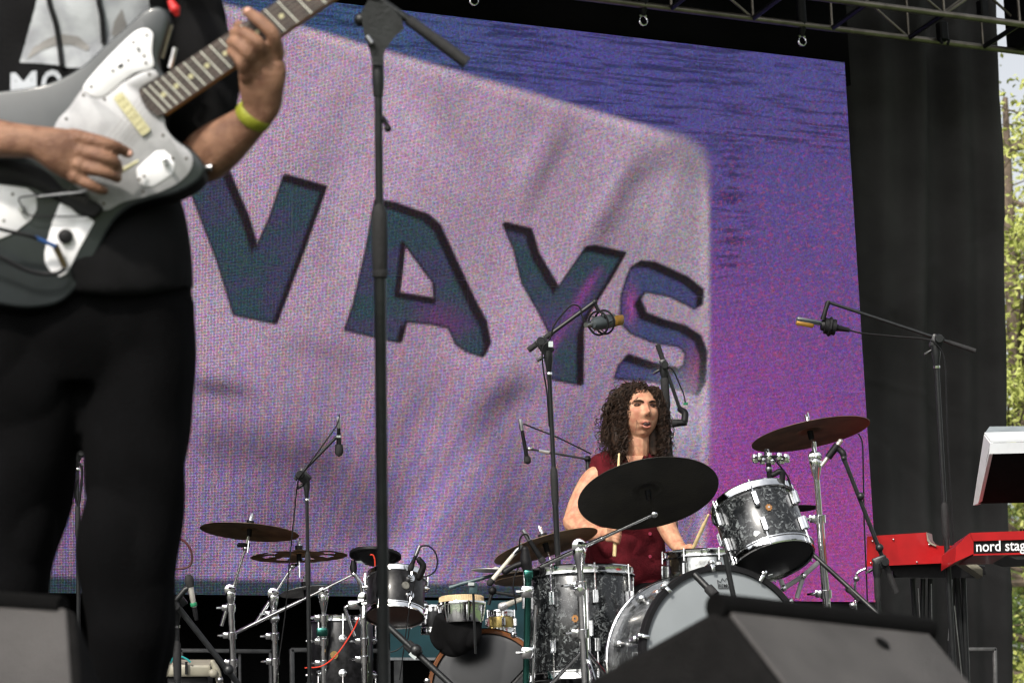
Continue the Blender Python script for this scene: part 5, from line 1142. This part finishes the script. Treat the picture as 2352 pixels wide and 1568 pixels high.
ex_ = nz(Bp-A); up_ = nz(np.cross(n1, ex_)); up_ = up_ if up_[2] > 0 else -up_
mk('top_edge', B().tube([A+up_*.002, Bp+up_*.002], .019, 14), WEDGES, w1)
mk('screw_recess', B().lathe([(.001,.002),(.010,.002),(.012,0)], A+(Bp-A)*.66+(A2-A)*.16+n1*.007, n1, 14), WEDGES, w1)
A = P(-420,1350,3.5); Bp = P(172,1392,3.3); B2 = P(205,1760,3.12); B2[2] = FLOOR+.003; A2 = P(-420,1760,3.3); A2[2] = FLOOR+.003
L2 = Bp+(B2-Bp)*1.0+back*.45; L2[2] = FLOOR+.003; L1 = A2+(L2-B2)
w2, n2 = wedge('grey fronted stage monitor wedge at the bottom left, before the guitarist legs', A, Bp, A2, B2, L1, L2, WEDGE, WEDGED, 'stage monitor wedges')
mk('top_edge', B().tube([A, Bp-nz(Bp-A)*.02], .014, 14), WEDGES, w2)
# ------------------------------------------------------------------ big foreground microphone stand
FD = 4.6
t_ = mic_stand('large black microphone stand pole in the foreground right of the guitarist', (868,100), (881,1568), FD, .0078, .0115, 560, z=FLOOR, m_=FGBLACK, base='round', ring=False)
f0 = P(868,100,FD)
mk('boom', B().tube([P(852,-14,FD), P(960,62,FD)], .0082, 14), FGBLACK, t_)
mk('boom_grip', B().tube([P(938,46,FD-.01), P(1012,100,FD-.01), P(1072,145,FD-.01)], [.0105,.0112,.0118], 16), RUBBER, t_)
mk('boom_front', B().tube([P(870,0,FD), P(560,-215,FD)], .0075, 14), FGBLACK, t_)
cl_ = [(829,30),(846,0),(890,10),(922,42),(928,66),(905,88),(884,116),(878,150),(856,150),(848,112),(836,80)]
mk('boom_holder', B().prism([P(u,v,FD-.018) for u,v in cl_], [P(u,v,FD+.018) for u,v in cl_]), FGBLACK, t_)
mk('holder_bolt', B().tube([P(842,84,FD-.03), P(854,100,FD-.03)], .006, 10), STEEL, t_)
mk('side_knob', B().ball(P(828,46,FD), .013, 14), FGBLACK, t_)
mk('upper_collar', B().lathe([(.0085,0),(.0115,.006),(.0115,.05),(.0095,.075)], P(868,132,FD), nz(P(881,1568,FD)-f0), 16), FGBLACK, t_)
mk('cable_clip', B().chain([P(880,272,FD), P(888,286,FD), P(891,296,FD)], [.005,.005,.007]).tube([P(875,262,FD), P(880,272,FD)], .003, 8), BLACKP, t_)
mk('clutch_ring', B().lathe([(.0118,0),(.0150,.004),(.0150,.014),(.0118,.018)], P(873,618,FD), nz(P(881,1568,FD)-f0), 16), RUBBER, t_)
# ------------------------------------------------------------------ guitarist
GD = 4.0; g1 = GD/F
gp = thing('person', 'guitarist seen from chest to knees in dark clothes with a print shirt, playing', 'person', (*P(210,1800,4.12)[:2], FLOOR))
b = B()
# picking forearm and hand
b.loft([(P(-330,250,4.08), .055,.05),(P(-200,292,4.02), .048,.044),(P(-60,312,3.96), .036,.034),(P(30,322,3.93), .0285,.027),(P(85,328,3.925), .0275,.024),(P(135,345,3.925), .037,.022),(P(172,360,3.93), .040,.019),(P(190,366,3.93), .036,.016)], seg=30)
b.chain([P(-330,250,4.08), P(-300,60,4.2), P(-120,-190,4.22), P(0,-230,4.2)], [.055,.055,.06,.075])
fing = [([(168,312,3.925),(225,325,3.915),(262,336,3.922),(295,352,3.945)], [.0125,.0112,.0102,.0088]),
        ([(175,346,3.925),(230,358,3.912),(262,372,3.922),(272,390,3.945)], [.0120,.0112,.0100,.0085]),
        ([(172,378,3.925),(222,390,3.915),(256,402,3.925),(270,410,3.945)], [.0115,.0105,.0095,.0080]),
        ([(165,405,3.930),(200,421,3.922),(226,434,3.930),(240,438,3.945)], [.0105,.0095,.0088,.0075]),
        ([(140,372,3.955),(190,385,3.965),(240,392,3.965),(268,396,3.96)], [.013,.012,.011,.009])]
for pts, rr in fing: b.chain([P(*p) for p in pts], rr, seg=16)
# knuckle swellings
for p in ((182,316,3.92),(186,347,3.92),(182,378,3.92),(174,404,3.925)): b.ball(P(*p), .0135, 12)
# fretting arm
b.chain([P(400,-110,4.18), P(440,80,4.18), P(464,250,4.18), P(464,368,4.12)], [.06,.05,.043,.041])
b.loft([(P(440,392,4.10), .030,.032),(P(468,364,4.08), .043,.040),(P(508,332,4.05), .042,.038),(P(552,298,4.03), .034,.031),(P(586,268,4.01), .0275,.024),(P(600,240,4.00), .033,.022),(P(601,200,3.985), .037,.021),(P(603,165,3.975), .040,.019),(P(604,140,3.97), .036,.016)], seg=30)
ff = [([(636,125,3.97),(628,82,3.945),(598,50,3.945),(568,27,3.962)], [.0130,.0118,.0108,.0092]),
      ([(606,136,3.965),(592,100,3.938),(560,76,3.945),(538,74,3.965)], [.0128,.0115,.0105,.0090]),
      ([(582,152,3.965),(568,122,3.940),(544,99,3.948),(530,98,3.968)], [.0120,.0108,.0098,.0085]),
      ([(566,175,3.970),(556,148,3.948),(540,124,3.953),(530,120,3.970)], [.0112,.0100,.0090,.0080]),
      ([(600,215,4.00),(580,150,4.055),(560,90,4.065),(548,60,4.055)], [.016,.014,.012,.010])]
for pts, rr in ff: b.chain([P(*p) for p in pts], rr, seg=16)
for p in ((636,122,3.968),(608,134,3.962),(585,150,3.962),(567,172,3.965)): b.ball(P(*p), .0142, 12)
# torso, neck, head, legs under the clothes
b.loft([(P(205,640,4.14), .15,.10),(P(200,450,4.14), .14,.095),(P(190,100,4.16), .155,.10),(P(190,-90,4.18), .17,.09),(P(190,-170,4.18), .10,.06),(P(192,-210,4.17), .055,.055),(P(195,-270,4.15), .052,.055)])
b.ball(P(200,-390,4.10), (.078,.098,.12), 24, CR, nz(-CW), CU); b.ball(P(200,-375,4.0), (.012,.02,.02), 10, CR, nz(-CW), CU)
for s in (-1, 1): b.ball(P(200+s*105,-380,4.12), (.010,.018,.030), 10, CR, CW, CU)
for s, pts in ((1, [(312,700),(318,1000),(300,1300),(285,1700)]), (-1, [(95,700),(55,1000),(0,1300),(-75,1700)])):
    b.chain([P(u, v, 4.14) for u, v in pts], [.075,.065,.05,.035])
gb = mk('body', b, SKIN, gp); remesh(gb, .0032, 3)
mk('hair', B().ball(P(200,-420,4.13), (.088,.105,.11), 20, CR, nz(-CW), CU), HAIR, gp)
# fingernails
for (p, n_) in (((570,25,3.953),0),((296,352,3.935),0)): mk('fingernail', B().ball(P(*p), (.006,.002,.005), 10, CR, CW, CU), mat('nail',(.62,.36,.28),.3,noise=.05), gp)
# clothes
px4 = 4.14/F
tee = B().loft([(P(212,668,4.13), 236*px4, .125),(P(211,600,4.13), 232*px4,.124),(P(207,530,4.14), 224*px4,.12),(P(198,450,4.14), 212*px4,.115),(P(192,330,4.14), 208*px4,.115),(P(190,150,4.15), 226*px4,.12),(P(190,0,4.16), 238*px4,.125),(P(190,-100,4.17), 245*px4,.11),(P(190,-160,4.18), 175*px4,.08),(P(192,-200,4.18), 85*px4,.065)], seg=64)
tee.chain([P(385,-95,4.18), P(428,40,4.18), P(462,150,4.16), P(470,235,4.15), P(462,305,4.14)], [.075,.068,.064,.062,.060])
tee.chain([P(0,-110,4.18), P(-110,-80,4.2), P(-230,60,4.2)], [.075,.070,.066])
to = mk('shirt', tee, CLOTH, gp); remesh(to, .007, 4, wrinkle(.008, 16, 9, (.8,.8,1)))
tr_ = B()
tr_.loft([(P(208,560,4.14), 215*px4,.11),(P(208,660,4.14), 226*px4,.118),(P(208,760,4.14), 232*px4,.115),(P(206,840,4.14), 222*px4,.10),(P(204,880,4.14), 200*px4,.09)], seg=48)
tr_.loft([(P(330,690,4.14), 112*px4,.10),(P(326,850,4.14), 122*px4,.10),(P(316,1000,4.13), 121*px4,.095),(P(308,1150,4.12), 117*px4,.09),(P(298,1300,4.11), 112*px4,.085),(P(302,1430,4.11), 101*px4,.08),(P(292,1568,4.12), 83*px4,.07),(P(285,1740,4.13), 68*px4,.06)], seg=40)
tr_.loft([(P(92,690,4.14), 118*px4,.10),(P(80,850,4.14), 128*px4,.10),(P(58,1000,4.14), 124*px4,.095),(P(36,1120,4.14), 122*px4,.09),(P(10,1300,4.14), 116*px4,.085),(P(-20,1500,4.14), 100*px4,.08),(P(-55,1740,4.14), 70*px4,.06)], seg=40)
tt_ = mk('trousers', tr_, JEAN, gp); remesh(tt_, .008, 3, wrinkle(.011, 15, 12, (.8,.8,1)))
for (u, s) in ((285,1),(-55,-1)):
    p = P(u,1770,4.05); p[2] = FLOOR+.045; mk('shoe', B().ball(p, (.05,.14,.046), 18, nz(np.cross(back,Z)), -back, Z), BLACKP, gp)
q = [P(546,262,4.02), P(560,272,3.99), P(585,286,3.985), P(610,288,4.0), P(622,282,4.02)]
wb_c = P(584,265,4.01); wax = nz(P(600,240,4.0)-P(568,285,4.02)); wb = mk('wristband', B().lathe([(.0300,-.010),(.0315,-.008),(.0315,.008),(.0300,.010),(.0285,.008),(.0285,-.008),(.0300,-.010)], wb_c, wax, 40), YELL, gp); wb['label'] = 'yellow green paper wristband'
# printed graphic wrapped on the shirt
bm_ = to.data; co = [Vector(v.co)+Vector(ORIG[to.name]) for v in bm_.vertices]; bvh = BVHTree.FromPolygons(co, [tuple(p.vertices) for p in bm_.polygons])
def wrap(pts2, off):
    out = []
    for (u, v) in pts2:
        d = Vector(nz(P(u, v, 1)-CAM)); h = bvh.ray_cast(Vector(CAM), d)
        out.append(np.array(h[0])-np.array(d)*off if h[0] is not None else P(u, v, 4.02))
    return out
def grid_poly(poly, step, off, name, m_, parent):
    us = np.arange(min(p[0] for p in poly)-step, max(p[0] for p in poly)+step, step); vs = np.arange(min(p[1] for p in poly)-step, max(p[1] for p in poly)+step, step)
    U, V_ = np.meshgrid(us, vs); d = sd_poly(U, V_, poly); nr, nc = U.shape; idx = -np.ones(U.shape, int); pts2 = []
    gx_ = np.gradient(d, step); G = np.stack([gx_[1], gx_[0]], -1); G /= (np.linalg.norm(G, axis=-1, keepdims=True)+1e-9)
    for i in range(nr):
        for j in range(nc):
            if d[i, j] < step*.9:
                q = max(0, d[i, j]); idx[i, j] = len(pts2); pts2.append((U[i,j]-G[i,j,0]*q, V_[i,j]-G[i,j,1]*q))
    Fc = [(idx[i,j], idx[i,j+1], idx[i+1,j+1], idx[i+1,j]) for i in range(nr-1) for j in range(nc-1) if min(idx[i,j], idx[i,j+1], idx[i+1,j+1], idx[i+1,j]) >= 0]
    return mk(name, B().add(wrap(pts2, off), Fc), m_, parent)
grid_poly([(108,-110),(80,20),(45,144),(90,146),(132,150),(160,157),(186,156),(260,120),(345,30),(330,-110)], 7, .0022, 'shirt_print', PRINT, gp)
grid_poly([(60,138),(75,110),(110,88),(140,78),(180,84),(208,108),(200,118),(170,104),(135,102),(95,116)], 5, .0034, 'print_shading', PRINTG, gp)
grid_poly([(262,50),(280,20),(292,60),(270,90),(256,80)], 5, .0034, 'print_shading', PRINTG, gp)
for pts in ([(100,-90),(112,0),(128,55),(137,110),(142,152)], [(212,-90),(226,0),(234,40),(238,100)]):
    W_ = wrap([(a, c) for a, c in [(pp[0], pp[1]) for pp in [tuple(x[:2]) for x in spline([np.array([*p, 0.]) for p in pts], 6)]]], .006); mk('drawstring', B().tube(W_, .0045, 8), BLACKP, gp)
tv, tf = text_mesh('MO', 1.0, .035)
x0 = tv[:,0].min(); wx = tv[:,0].max()-x0; hy = tv[:,1].max()
for (txt, ua, ub) in (('M', 24, 84), ('O', 95, 143)):
    tv, tf = text_mesh(txt, 1.0, .03); x0 = tv[:,0].min(); wx = tv[:,0].max()-x0; y0 = tv[:,1].min(); hy = tv[:,1].max()-y0
    pts2 = [(ua+(x-x0)/wx*(ub-ua), 232-(y-y0)/hy*64-(ua+(x-x0)/wx*(ub-ua)-24)*.08) for x, y, z in tv]
    mk('lettering', B().add(wrap(pts2, .004), tf), PRINTW, gp, flat=True)
# ------------------------------------------------------------------ electric guitar
gt_ = thing('electric_guitar', 'charcoal offset body electric guitar with pearly pickguard and white metal plates', 'guitar', P(100,450,4.02))
def smooth2(poly, per=5):
    pts = [np.array([*p, 0.]) for p in poly]; n = len(pts); E = [pts[-1]]+pts+[pts[0], pts[1]]; out = []
    for i in range(1, n+1):
        p0, p1, p2, p3 = E[i-1], E[i], E[i+1], E[i+2]
        for k in range(per):
            t = k/per; q = .5*((2*p1)+(-p0+p2)*t+(2*p0-5*p1+4*p2-p3)*t*t+(-p0+3*p1-3*p2+p3)*t**3); out.append((q[0], q[1]))
    return out
BO = [(0,209),(70,200),(130,184),(190,150),(240,104),(290,60),(328,26),(360,15),(382,24),(390,50),(378,95),(366,135),(372,165),(400,190),(392,230),(378,262),(382,296),(408,322),(444,346),(466,374),(466,402),(440,426),(398,446),(340,460),(290,480),(252,520),(218,588),(186,646),(140,692),(80,706),(20,702),(-60,680),(-160,630),(-240,550),(-270,450),(-240,340),(-160,262),(-80,222)]
bo = smooth2(BO, 4)
def shrink(poly, amt):
    n = len(poly); out = []
    for i in range(n):
        a = np.array(poly[i-1]); c = np.array(poly[(i+1) % n]); t = c-a; t = t/np.linalg.norm(t); nn_ = np.array([t[1], -t[0]]); out.append((poly[i][0]-nn_[0]*amt, poly[i][1]-nn_[1]*amt))
    return out
def ringg(poly, d, du=0, dv=0): return [P(u+du, v+dv, d) for u, v in poly]
ar = sum(bo[i-1][0]*bo[i][1]-bo[i][0]*bo[i-1][1] for i in range(len(bo))); sg = 1 if ar > 0 else -1
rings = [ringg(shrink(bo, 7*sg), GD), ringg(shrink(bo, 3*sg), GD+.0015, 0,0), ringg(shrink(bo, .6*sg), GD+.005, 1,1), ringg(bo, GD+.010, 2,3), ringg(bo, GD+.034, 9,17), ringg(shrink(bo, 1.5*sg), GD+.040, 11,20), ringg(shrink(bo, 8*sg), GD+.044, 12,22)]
n = len(bo)
def shell_from(rings, cap0, cap1):
    V = [p for r_ in rings for p in r_]; Fc = [(i*n+k, i*n+(k+1)%n, (i+1)*n+(k+1)%n, (i+1)*n+k) for i in range(len(rings)-1) for k in range(n)]
    if cap0: Fc.append(tuple(range(n-1,-1,-1)))
    if cap1: Fc.append(tuple((len(rings)-1)*n+k for k in range(n)))
    return B().add(V, Fc)
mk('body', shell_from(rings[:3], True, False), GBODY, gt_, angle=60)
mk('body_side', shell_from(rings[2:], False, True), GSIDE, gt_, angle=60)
def plate(name, poly, d, th, m_, sm=True, per=4):
    q = smooth2(poly, per) if sm else poly
    ar = sum(q[i-1][0]*q[i][1]-q[i][0]*q[i-1][1] for i in range(len(q))); sgn = 1 if ar > 0 else -1
    n_ = len(q); rg_ = [[P(u,v,d) for u,v in shrink(q, 1.2*sgn)], [P(u,v,d+.0006) for u,v in q], [P(u,v,d+th) for u,v in q]]
    V = [p for r_ in rg_ for p in r_]; Fc = [(i*n_+k, i*n_+(k+1)%n_, (i+1)*n_+(k+1)%n_, (i+1)*n_+k) for i in range(2) for k in range(n_)]; Fc.append(tuple(range(n_-1,-1,-1)))
    return mk(name, B().add(V, Fc), m_, gt_, angle=60)
def ss2(poly):      # keep corners while rounding: duplicate midpoints
    out = []
    for i in range(len(poly)):
        a = np.array(poly[i]); c = np.array(poly[(i+1) % len(poly)]); out += [tuple(a+(c-a)*.12), tuple(a+(c-a)*.88)]
    return out
plate('pickguard', [(129,282),(160,246),(192,204),(215,218),(280,190),(335,162),(356,162),(361,178),(320,206),(345,240),(374,266),(381,294),(402,322),(430,343),(443,366),(433,398),(399,427),(345,449),(285,464),(240,484),(205,456),(150,400),(120,330)], GD-.0025, .0026, GUARD)
plate('upper_plate', [(192,198),(231,150),(288,92),(316,70),(338,66),(351,78),(350,98),(349,122),(353,150),(340,160),(310,168),(280,188),(240,220),(218,223),(200,214)], GD-.0045, .002, WHITE)
plate('control_plate', ss2([(313,388),(358,348),(378,346),(396,362),(401,376),(396,400),(352,428),(330,428),(317,416)]), GD-.0045, .002, WHITE, per=3)
plate('bridge_plate', ss2([(-60,426),(0,424),(62,432),(84,450),(84,482),(70,506),(29,537),(0,549),(-60,560)]), GD-.003, .003, WHITE, per=3)
plate('jack_plate', ss2([(138,465),(154,467),(178,493),(202,498),(217,510),(182,573),(154,628),(138,636),(120,628),(104,606),(102,580),(120,510)]), GD-.003, .003, WHITE, per=3)
# pickups
def pickup(a, c, w, m_, dots=True):
    a = np.array(a, float); c = np.array(c, float); t = (c-a)/np.linalg.norm(c-a); s = np.array([-t[1], t[0]])
    poly = [a-s*w, a+s*w, c+s*w, c-s*w]; q = smooth2(ss2([tuple(p) for p in poly]), 3)
    A_ = [P(u,v,GD-.009) for u,v in shrink(q, .0)]; mk('pickup', B().prism(A_, [P(u,v,GD-.001) for u,v in q]), m_, gt_)
    if dots:
        for k in range(6):
            for sgn in (-1, 1):
                p = a+(c-a)*(.12+.152*k)+s*sgn*w*.38; mk('pole_piece', B().lathe([(.0001,.0008),(.0014,.0008),(.0016,0)], P(p[0],p[1],GD-.0092), -CW, 8), mat('brass_dull',(.25,.2,.1),.4,.6), gt_)
pickup((270,219), (336,305), 12.5, CREAM)
# bridge and chrome tailpiece by the hand
mk('bridge', B().prism([P(u,v,GD-.012) for u,v in ((118,432),(190,440),(232,478),(214,500),(150,470))], [P(u,v,GD-.001) for u,v in ((118,432),(190,440),(232,478),(214,500),(150,470))]), BLACKP, gt_)
mk('vibrato_arm', B().tube(spline([P(86,452,GD-.012), P(140,446,GD-.016), P(190,440,GD-.022), P(236,420,GD-.03)], 6), .0024, 10), STEEL, gt_)
mk('arm_tip', B().tube([P(270,398,GD-.036), P(318,370,GD-.028)], [.0042,.0026], 12), CREAM, gt_)
plate('bridge_shadow_patch', [(0,368),(60,376),(108,396),(150,438),(196,452),(236,478),(214,502),(166,478),(128,460),(80,432),(40,424),(0,420),(-40,400)], GD-.0075, .006, BLACKP)  # black patch: dark bridge area plus painted shadow of the picking hand
# knobs, switches, screws
def knob(u, v, r_, h, m_, d=GD-.0045):
    mk('knob', B().lathe([(r_*.9,0),(r_,.001),(r_*.92,h*.85),(r_*.7,h),(.0003,h)], P(u,v,d), -CW, 20), m_, gt_)
knob(151,543,.0125,.012,BLACKP,GD-.003); knob(381,372,.0062,.012,CHROME); knob(52,480,.006,.012,STEEL,GD-.003)
mk('toggle', B().tube([P(381,372,GD-.016), P(378,360,GD-.03)], [.003,.0042], 10), STEEL, gt_)
for (u, v, ww, hh) in ((318,114,4,9),(277,151,11,5)): mk('slot_switch', B().box(P(u,v,GD-.0052), nz(CR*math.cos(.5)+CU*math.sin(.5)), nz(-CR*math.sin(.5)+CU*math.cos(.5)), CW, mpx(ww*.62,4), mpx(hh*.62,4), .0008), BLACKP, gt_)
scr = mat('screw_head',(.10,.085,.07),.4,.7,noise=.1)
for (u, v, d) in ((337,81,GD-.0048),(306,97,GD-.0048),(259,163,GD-.0048),(295,139,GD-.0048),(331,129,GD-.0048),(335,145,GD-.0048),(209,199,GD-.0048),(343,171,GD-.0028),(192,218,GD-.0028),(240,228,GD-.0028),(152,273,GD-.0028),(374,311,GD-.0028),(428,364,GD-.0028),(329,440,GD-.0028),(238,468,GD-.0028),(320,412,GD-.0048),(331,405,GD-.0048),(29,446,GD-.0032),(9,507,GD-.0032),(396,364,GD-.0048)):
    mk('screw', B().lathe([(.0001,.0010),(.0022,.0008),(.0027,0)], P(u,v,d), -CW, 10), scr, gt_)
# neck, fingerboard, frets, inlays, strings
dN = np.array([319., -210.]); dN /= np.linalg.norm(dN); LNK = 780
tA, bA = np.array([319.,209.]), np.array([373.,265.])
def nk(s, f, d):                                # s px along the neck, f across 0..1
    w0 = bA-tA; tp_ = tA+dN*s; e = np.array([w0[0], w0[1]])*(1-.18*s/LNK); q = tp_+e*f+np.array([0,2.0*s/400]); return P(q[0], q[1], d-.02*s/LNK)
def strip(name, s0, s1, f0, f1, d0, d1, m_):
    return mk(name, B().prism([nk(s0,f0,d0), nk(s1,f0,d0), nk(s1,f1,d0), nk(s0,f1,d0)], [nk(s0,f0,d1), nk(s1,f0,d1), nk(s1,f1,d1), nk(s0,f1,d1)]), m_, gt_)
NB = B(); prof = [(0.03,.0),(.99,.0),(1.10,.010),(.90,.022),(.5,.027),(.15,.022),(.02,.010)]
V = []; ss_ = np.linspace(6, LNK, 12)
for s in ss_:
    for (f, h) in prof: V.append(nk(s, f, GD-.006+h))
m7 = len(prof); NB.add(V, [(i*m7+k, i*m7+(k+1)%m7, (i+1)*m7+(k+1)%m7, (i+1)*m7+k) for i in range(11) for k in range(m7)]+[tuple(range(m7)), tuple(11*m7+k for k in range(m7))])
mk('neck', NB, MAPLE, gt_)
fb = [(-2,.10),(0,0),(LNK,0),(LNK,1),(0,1),(-9,.92),(-9,.5)]
fbo = [(0,0),(LNK,0),(LNK,1.0),(4,1.0),(-9,.93),(-14,.6),(-10,.25)]
mk('fingerboard', B().prism([nk(s,f,GD-.012) for s,f in fbo], [nk(s,f,GD-.005) for s,f in fbo]), ROSEW, gt_)
xk = 328.; sp_ = 13.3; frets = []
while xk < 319+dN[0]*LNK:
    frets.append((xk-319)/dN[0]); xk += sp_; sp_ *= 1.0595
for s in frets: strip('fret', s-1.5, s+1.5, .02, .98, GD-.0136, GD-.0118, FRET)
for i, (a, c) in enumerate(zip(frets[:-1], frets[1:])):
    if i in (1, 3, 5, 7, 9+0, 12, 14, 16): 
        s = (a+c)/2; mk('inlay', B().lathe([(.0001,.0006),(.0042,.0006),(.0044,0)], nk(s,.5,GD-.0122), -CW, 14), CREAM, gt_)
for k in range(6):
    f = .12+.152*k; e0_ = np.array([118., 436.])+np.array([16., 6.])*k*1.0
    mk('string', B().tube([P(150+k*9,448-k*-4,GD-.017), nk(0,f,GD-.0162), nk(LNK,f,GD-.0155)], 0.00018+.00004*(5-k), 5), mat('string_steel',(.16,.15,.13),.4,.7,noise=.1), gt_)
hs_ = [nk(LNK,0,GD-.012), nk(LNK+60,-.5,GD-.008), nk(LNK+220,-.9,GD-.006), nk(LNK+240,.3,GD-.006), nk(LNK+40,1.3,GD-.008), nk(LNK,1,GD-.012)]
mk('headstock', B().prism(hs_, [p+CW*.015 for p in hs_]), MAPLE, gt_)
mk('strap_button', B().lathe([(.001,.012),(.007,.012),(.005,.004),(.008,0)], P(470,385,GD+.022), CR, 14), STEEL, gt_)
mk('strap_button', B().lathe([(.001,.012),(.007,.012),(.005,.004),(.008,0)], P(396,26,GD+.02), CU, 14), CHROME, gt_)
# strap, red tab, leads
sp0 = spline([P(392,22,4.03), P(398,-30,4.0), P(390,-110,4.03), P(330,-175,4.1), P(240,-190,4.2)], 6); bs = B(); 
for i in range(len(sp0)-1):
    a, c = sp0[i], sp0[i+1]; t = nz(c-a); s = nz(np.cross(t, CW)); bs.box((a+c)/2, t, s, np.cross(t,s), np.linalg.norm(c-a)*.55, .014, .0015)
st_o = thing('guitar_strap', 'black guitar strap rising from the upper horn with a red tab', 'strap', P(392,22,4.03))
mk('webbing', bs, BLACKP, st_o); rt_ = mk('tab', B().chain([P(393,6,3.99), P(402,22,3.985), P(406,32,3.985)], [.006,.009,.005]), mat('red_tab',(.5,.01,.01),.5,noise=.15), st_o); rt_['label'] = 'red leather tab'
for pts in ([(392,58),(380,100),(371,134)], [(402,110),(396,135),(390,156)]):
    mk('buckle_bar', B().tube([P(u,v,4.015) for u,v in pts], .0045, 8), STEEL, st_o)
cable('black instrument lead plugged into the guitar jack plate', [(-120,500,3.95),(-40,512,3.95),(0,526,3.955),(60,540,3.96),(85,548,3.965)], .0032, BLACKP, cat='guitar cable', name='guitar_cable')
cable('blue sleeve of the instrument lead before the guitar body', [(80,545,3.965),(105,556,3.97),(128,566,3.975)], .0036, BLUEC, cat='guitar cable', name='guitar_cable')
pg_ = B().tube([P(126,562,3.978), P(150,614,3.985)], [.0055,.0048], 14); o = mk('jack_plug', pg_, mat('dark_brass',(.12,.09,.05),.35,.8,noise=.2), None, P(138,590,3.98)); tag(o, 'dark metal jack plug lying on the lower white guitar plate', 'plug')
cable('black lead sagging below the guitar body from the lower plate', [(-120,560,3.97),(-30,580,3.965),(0,590,3.965),(50,616,3.97),(90,628,3.975),(130,628,3.98),(150,616,3.985)], .0036, BLACKP, cat='guitar cable', name='guitar_cable')
cable('thin black wire looping round the white bridge plate', [(215,494,3.985),(180,497,3.985),(120,497,3.985),(66,494,3.985),(52,476,3.985),(44,456,3.985),(70,450,3.985),(90,448,3.985)], .0013, BLACKP, cat='wire', name='wire')
print('objects', len(bpy.data.objects), 'tris~', sum(len(o.data.polygons)*2 for o in bpy.data.objects if o.type == 'MESH'))
